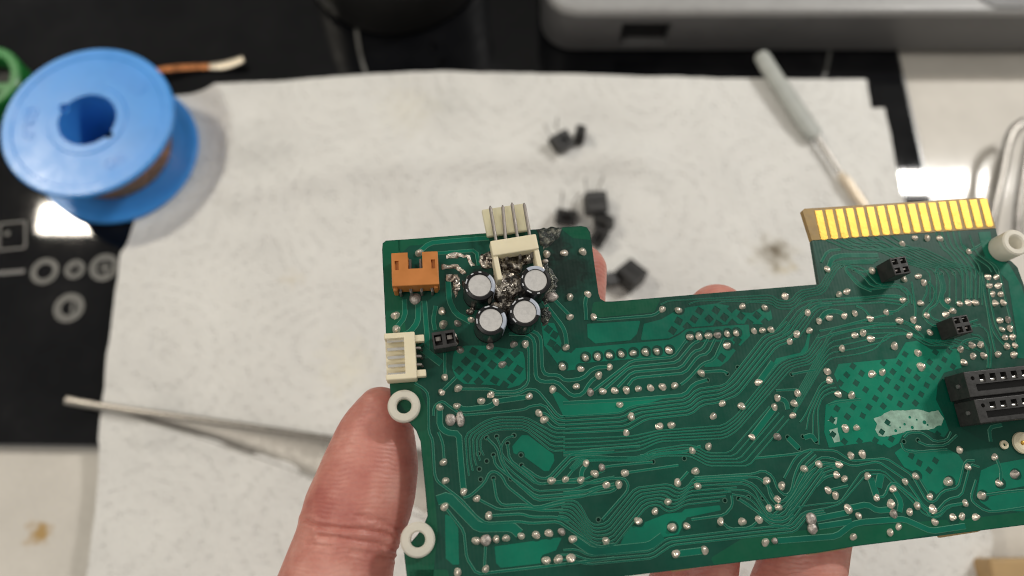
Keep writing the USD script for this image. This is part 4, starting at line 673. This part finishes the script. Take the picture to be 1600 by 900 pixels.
# ---- ivory friction-lock header at the top edge
HI = .0056
iv = sub('ivory_header', board); p0, p1 = L2(766, 379, HI), L2(838, 367.5, HI); ax = p1 - p0; W = float(np.linalg.norm(ax)); an = math.atan2(ax[1], ax[0])
up_ = float(np.linalg.norm(L2(760, 329, .0015) - L2(764, 372, .0015)))
obj('body', place(rbox(0, -.0030, .0026, W, .0004, HI, .0003), p0, an), M_bone, iv)
obj('lock_plate', place(rbox(-.0004, .0002, .0008, W - .0006, up_ + .0002, .0020, .0003), L2(764, 372, .0015), an), M_pale, iv)
for s in (0, 1): obj('side_leg', place(rbox(0 if s == 0 else W - .0011, -.0082, .0008, .0011 if s == 0 else W, -.0028, HI - .0004, .0003), p0, an), M_bone, iv)
for k, (t, b_) in enumerate((((766, 323), (774, 370)), ((785.5, 322), (789.5, 368)), ((800, 318), (808, 367)), ((819, 318.5), (827, 365)))):
    a3, b3 = np.r_[L2(*t, .0042), .0042], np.r_[L2(*b_, .0042), .0042]; e = (b3 - a3) / np.linalg.norm(b3 - a3)
    obj('pin', tube([a3 - e * .0002, a3 + e * .0003, b3, b3 + e * .0035, b3 + e * .0048 - [0, 0, .001], b3 + e * .0052 - [0, 0, .0038]], [.00012, .00036, .00036, .00036, .00036, .0003], 8), M_pin, iv)

# ---- ivory side-entry header at the left edge
HS = .0046
se = sub('side_header', board); p0, p1 = L2(601, 524, HS * .6), L2(604, 597, HS * .6); ax = p0 - p1; Ls = float(np.linalg.norm(ax)); an = math.atan2(ax[1], ax[0]) - math.pi / 2
Ws = float(np.linalg.norm(L2(650, 520, HS) - L2(602, 523, HS)))
sh_ = man(rbox(0, 0, .0004, Ws, Ls, HS, .0003)) - mbox(-.001, .0011, .0016, Ws - .0022, Ls - .0011, HS + .01)
obj('shell', place(sh_, p1, an), M_bone, se, smooth=25)
for yy in (.0004, Ls - .0020): obj('latch_rib', place(rbox(Ws - .0002, yy, .0022, Ws + .0018, yy + .0014, HS - .0006, .0002), p1, an), M_bone, se)
for k in range(5):
    yy = Ls * (.145 + .178 * k); obj('pin', place(rbox(.0004, yy - .00032, .0026, Ws - .0021, yy + .00032, .00325, .00012), p1, an), M_bright, se)
    obj('pin_tail', place(tube([[Ws - .0002, yy, .0029], [Ws + .0008, yy, .0027], [Ws + .0011, yy, .0002]], .0003, 6), p1, an), M_pin, se)

# ---- black two-row sockets
def socket(u, v, w, d, h, rot, cols, rows, label=None, gap=.0):
    s_ = sub('black_socket', board); x, y = bl(u, v, h)
    if label: s_.SetCustomDataByKey('label', label)
    b = man(rbox(-w / 2, -d / 2, .0003, w / 2, d / 2, h, .00018)); pw, pd = w / cols, d / rows
    for i in range(cols):
        for j in range(rows): b = b - mbox(-w / 2 + pw * (i + .5) - pw * .33, -d / 2 + pd * (j + .5) - pd * .30, h - .0018, -w / 2 + pw * (i + .5) + pw * .33, -d / 2 + pd * (j + .5) + pd * .32, h + .01)
    obj('body', place(b, (x, y), rot), M_greyblk, s_, smooth=25)
    for i in range(cols):
        for j in range(rows): cx_, cy_ = -w / 2 + pw * (i + .5), -d / 2 + pd * (j + .5); obj('contact', place(rbox(cx_ - pw * .24, cy_ + pd * (.10 if j else -.02), h - .0017, cx_ + pw * .24, cy_ + pd * .24, h - .0005, .0001), (x, y), rot), M_bright if j == rows - 1 and rows > 1 else M_pin, s_)
socket(694, 530, 34 * PX, 26 * PX, .0046, .07, 2, 1, 'socket with two holes beside the left header')
socket(1407, 415, 28 * PX, 29 * PX, .0058, .08, 2, 2, 'upper four hole socket under the gold contacts')
socket(1504, 507, 27 * PX, 29 * PX, .0058, .08, 2, 2, 'lower four hole socket')

# ---- long black slot connector running out of the right side
HC = .0068
sl = sub('slot_connector', board)
for (uv0, uv1, wid, n, sk) in (((1511, 601), (1640, 587), 39 * PX, 9, 20), ((1527, 643), (1650, 629), 36 * PX, 8, 24)):
    p0, p1 = bl(*uv0, HC), bl(*uv1, HC); ax = p1 - p0; L = float(np.linalg.norm(ax)); an = math.atan2(ax[1], ax[0])
    b = man(rbox(0, -wid / 2, .0003, L, wid / 2, HC, .0002)) - mbox(.0019, -wid * .30, HC - .0045, L + .01, -wid * .02, HC + .01)
    for k in range(n): b = b - mbox(.0031 + k * 17.6 * PX, wid * .04, HC - .0035, .0031 + k * 17.6 * PX + 9.5 * PX, wid * .34, HC + .01)
    b = b - manifold3d.Manifold.cylinder(.01, 3.2 * PX, circular_segments=16).translate([.0016, wid * .22, HC - .0008])
    obj('rail', place(b, p0, an), M_greyblk, sl, smooth=25)
    for k in range(n): obj('contact', place(rbox(.0032 + k * 17.6 * PX, wid * .05, HC - .0026, .0032 + k * 17.6 * PX + 9 * PX, wid * .17, HC - .0004, .0002), p0, an), M_bright, sl)
    obj('end_peg', place(lathe([(0, 0), (3.2 * PX, 0), (3.0 * PX, .0004), (0, .0005)], 18).apply_transform(trimesh.transformations.rotation_matrix(-math.pi / 2, [0, 1, 0])), p0 + np.array([0, 0]), an, HC * .62), M_device, sl)
e0, e1 = bl(1507, 601, HC * .97), bl(1690, 580, HC * .97); f0_, f1_ = bl(1522, 643, HC * .97), bl(1690, 622, HC * .97)
obj('base', extr(Polygon([e0 + [0.0012, .0024], e1 + [0, .0024], f1_ - [0, .0022], f0_ + [.0010, -.0022]]), HC * .72, .0002), M_black, sl)

# ---- nylon spacers
def spacer(u, v, r, ri, h, label=None):
    x, y = bl(u, v, h); R, q = r * PX * .96, ri * PX
    obj('spacer', lathe([(q, -TH - .002), (R * .72, -TH - .002), (R * .72, .0001), (R - .0002, .0001), (R, .0004), (R, h - .0003), (R - .0003, h), (q + .0003, h), (q, h - .0003), (q, -TH - .002)], 48).apply_translation([x, y, 0]), M_white, board, smooth=35, label=label)
spacer(631, 634, 24.5, 11, .0022, 'white nylon spacer ring beside the thumb tip'); spacer(652.5, 843.5, 25, 10.5, .0018, 'white nylon spacer ring near the lower left corner'); spacer(1588, 378, 23, 11.5, .0052, 'tall white nylon spacer beside the gold contacts')

# ------------------------------------------------------------------ the hand: thumb at the left, fingers behind the board, palm below the picture
def hpt(u, v, rpx, h):                        # joint centre on the plane h under the board, radius as it looks in the photograph
    c = bw(u, v, h); return c, rpx * float((c - CAM) @ FW) / FPX
def chain(js):
    out = []; P = []
    for (u, v, r, h) in js: P.append(hpt(u, v, r, h))
    for (c0, r0), (c1, r1) in zip(P[:-1], P[1:]):
        s0, s1 = trimesh.creation.icosphere(3, r0).vertices + c0, trimesh.creation.icosphere(3, r1).vertices + c1
        out.append(man(trimesh.convex.convex_hull(np.vstack([s0, s1]))))
    return out
th = chain([(594,643,37.5,-.0078),(588,680,58,-.0105),(580,725,72,-.0118),(570,765,79,-.0122),(557,800,82,-.0125),(545,834,77,-.0122),(535,870,81,-.0128),(520,930,90,-.014),(500,1010,104,-.018),(520,1130,145,-.026),(640,1270,170,-.034)])
ix = chain([(905,424,43,-.0090),(893,520,50,-.0098),(872,640,54,-.0112),(838,800,60,-.0150),(790,980,68,-.022),(740,1160,80,-.030)])
mi = chain([(1120,491,47,-.0094),(1116,600,52,-.0100),(1108,720,55,-.0112),(1092,880,61,-.0140),(1030,1040,68,-.022),(930,1200,82,-.032)])
ri_ = chain([(1300,640,48,-.0096),(1288,740,54,-.0104),(1252,892,66,-.0130),(1190,1050,68,-.021),(1080,1220,82,-.032)])
pk = chain([(1452,990,44,-.0125),(1400,1060,50,-.017),(1310,1160,58,-.025),(1190,1260,78,-.033)])
pl = [hpt(*q) for q in ((640,1270,165,-.034),(740,1170,85,-.031),(930,1210,88,-.033),(1080,1230,86,-.033),(1190,1270,80,-.034),(1100,1500,130,-.05),(720,1560,150,-.052))]
palm = man(trimesh.convex.convex_hull(np.vstack([trimesh.creation.icosphere(2, r).vertices + c for c, r in pl])))
wr = chain([(720,1560,150,-.052),(1100,1500,130,-.05)]) + [man(trimesh.convex.convex_hull(np.vstack([trimesh.creation.icosphere(2, r).vertices + c for c, r in [hpt(740,1540,150,-.052), hpt(1080,1490,130,-.05), hpt(880,1990,170,-.075), hpt(1160,1930,160,-.075)]])))]
hand = manifold3d.Manifold()
for m in th + ix + mi + ri_ + pk + [palm] + wr: hand = hand + m
hand = hand.refine_to_length(.0021); hm = tri(hand); hm.merge_vertices()
trimesh.smoothing.filter_taubin(hm, lamb=.5, nu=.52, iterations=28)
hm = trimesh.Trimesh(hm.vertices, hm.faces)
fine = (project(hm.triangles_center)[:, 0] < 690) & (project(hm.triangles_center)[:, 1] < 960)
hm = hm.subdivide(np.nonzero(fine)[0]); fine = (project(hm.triangles_center)[:, 0] < 690) & (project(hm.triangles_center)[:, 1] < 950); hm = hm.subdivide(np.nonzero(fine)[0])
pj = project(hm.vertices); nv = hm.vertex_normals.copy(); disp = np.zeros(len(hm.vertices))
near = np.nonzero((pj[:, 0] < 720) & (pj[:, 1] < 980) & (nv @ nz > -.1))[0]; pts = shapely.points(pj[near, :2])
def crease(line, depth, wd):
    d = shapely.distance(pts, LineString(line)); disp[near] += -depth * np.exp(-(d / wd) ** 2) + depth * .45 * np.exp(-((d - 2.2 * wd) / (1.1 * wd)) ** 2)
crease([(478,812),(495,822),(530,826),(570,828),(612,836)], .00042, 3.4); crease([(560,806),(590,812),(628,830)], .0003, 3.2); crease([(500,838),(540,842),(590,850),(622,862)], .00028, 3.2); crease([(548,862),(590,868),(620,874)], .00018, 2.8); crease([(480,850),(520,856)], .00015, 2.6); crease([(530,700),(570,690)], .00008, 3)
disp[near] += .00022 * meshkit.fbm(hm.vertices[near] * 170, 3, 5)
hm.vertices += nv * disp[:, None]
tag(obj('person', hm, M_skin, smooth=True), 'bare left hand holding the green circuit board from behind, thumb along its left edge', 'hand')
print('tracks', ntr[0], 'pads', len(pads), 'hand', len(hm.faces))
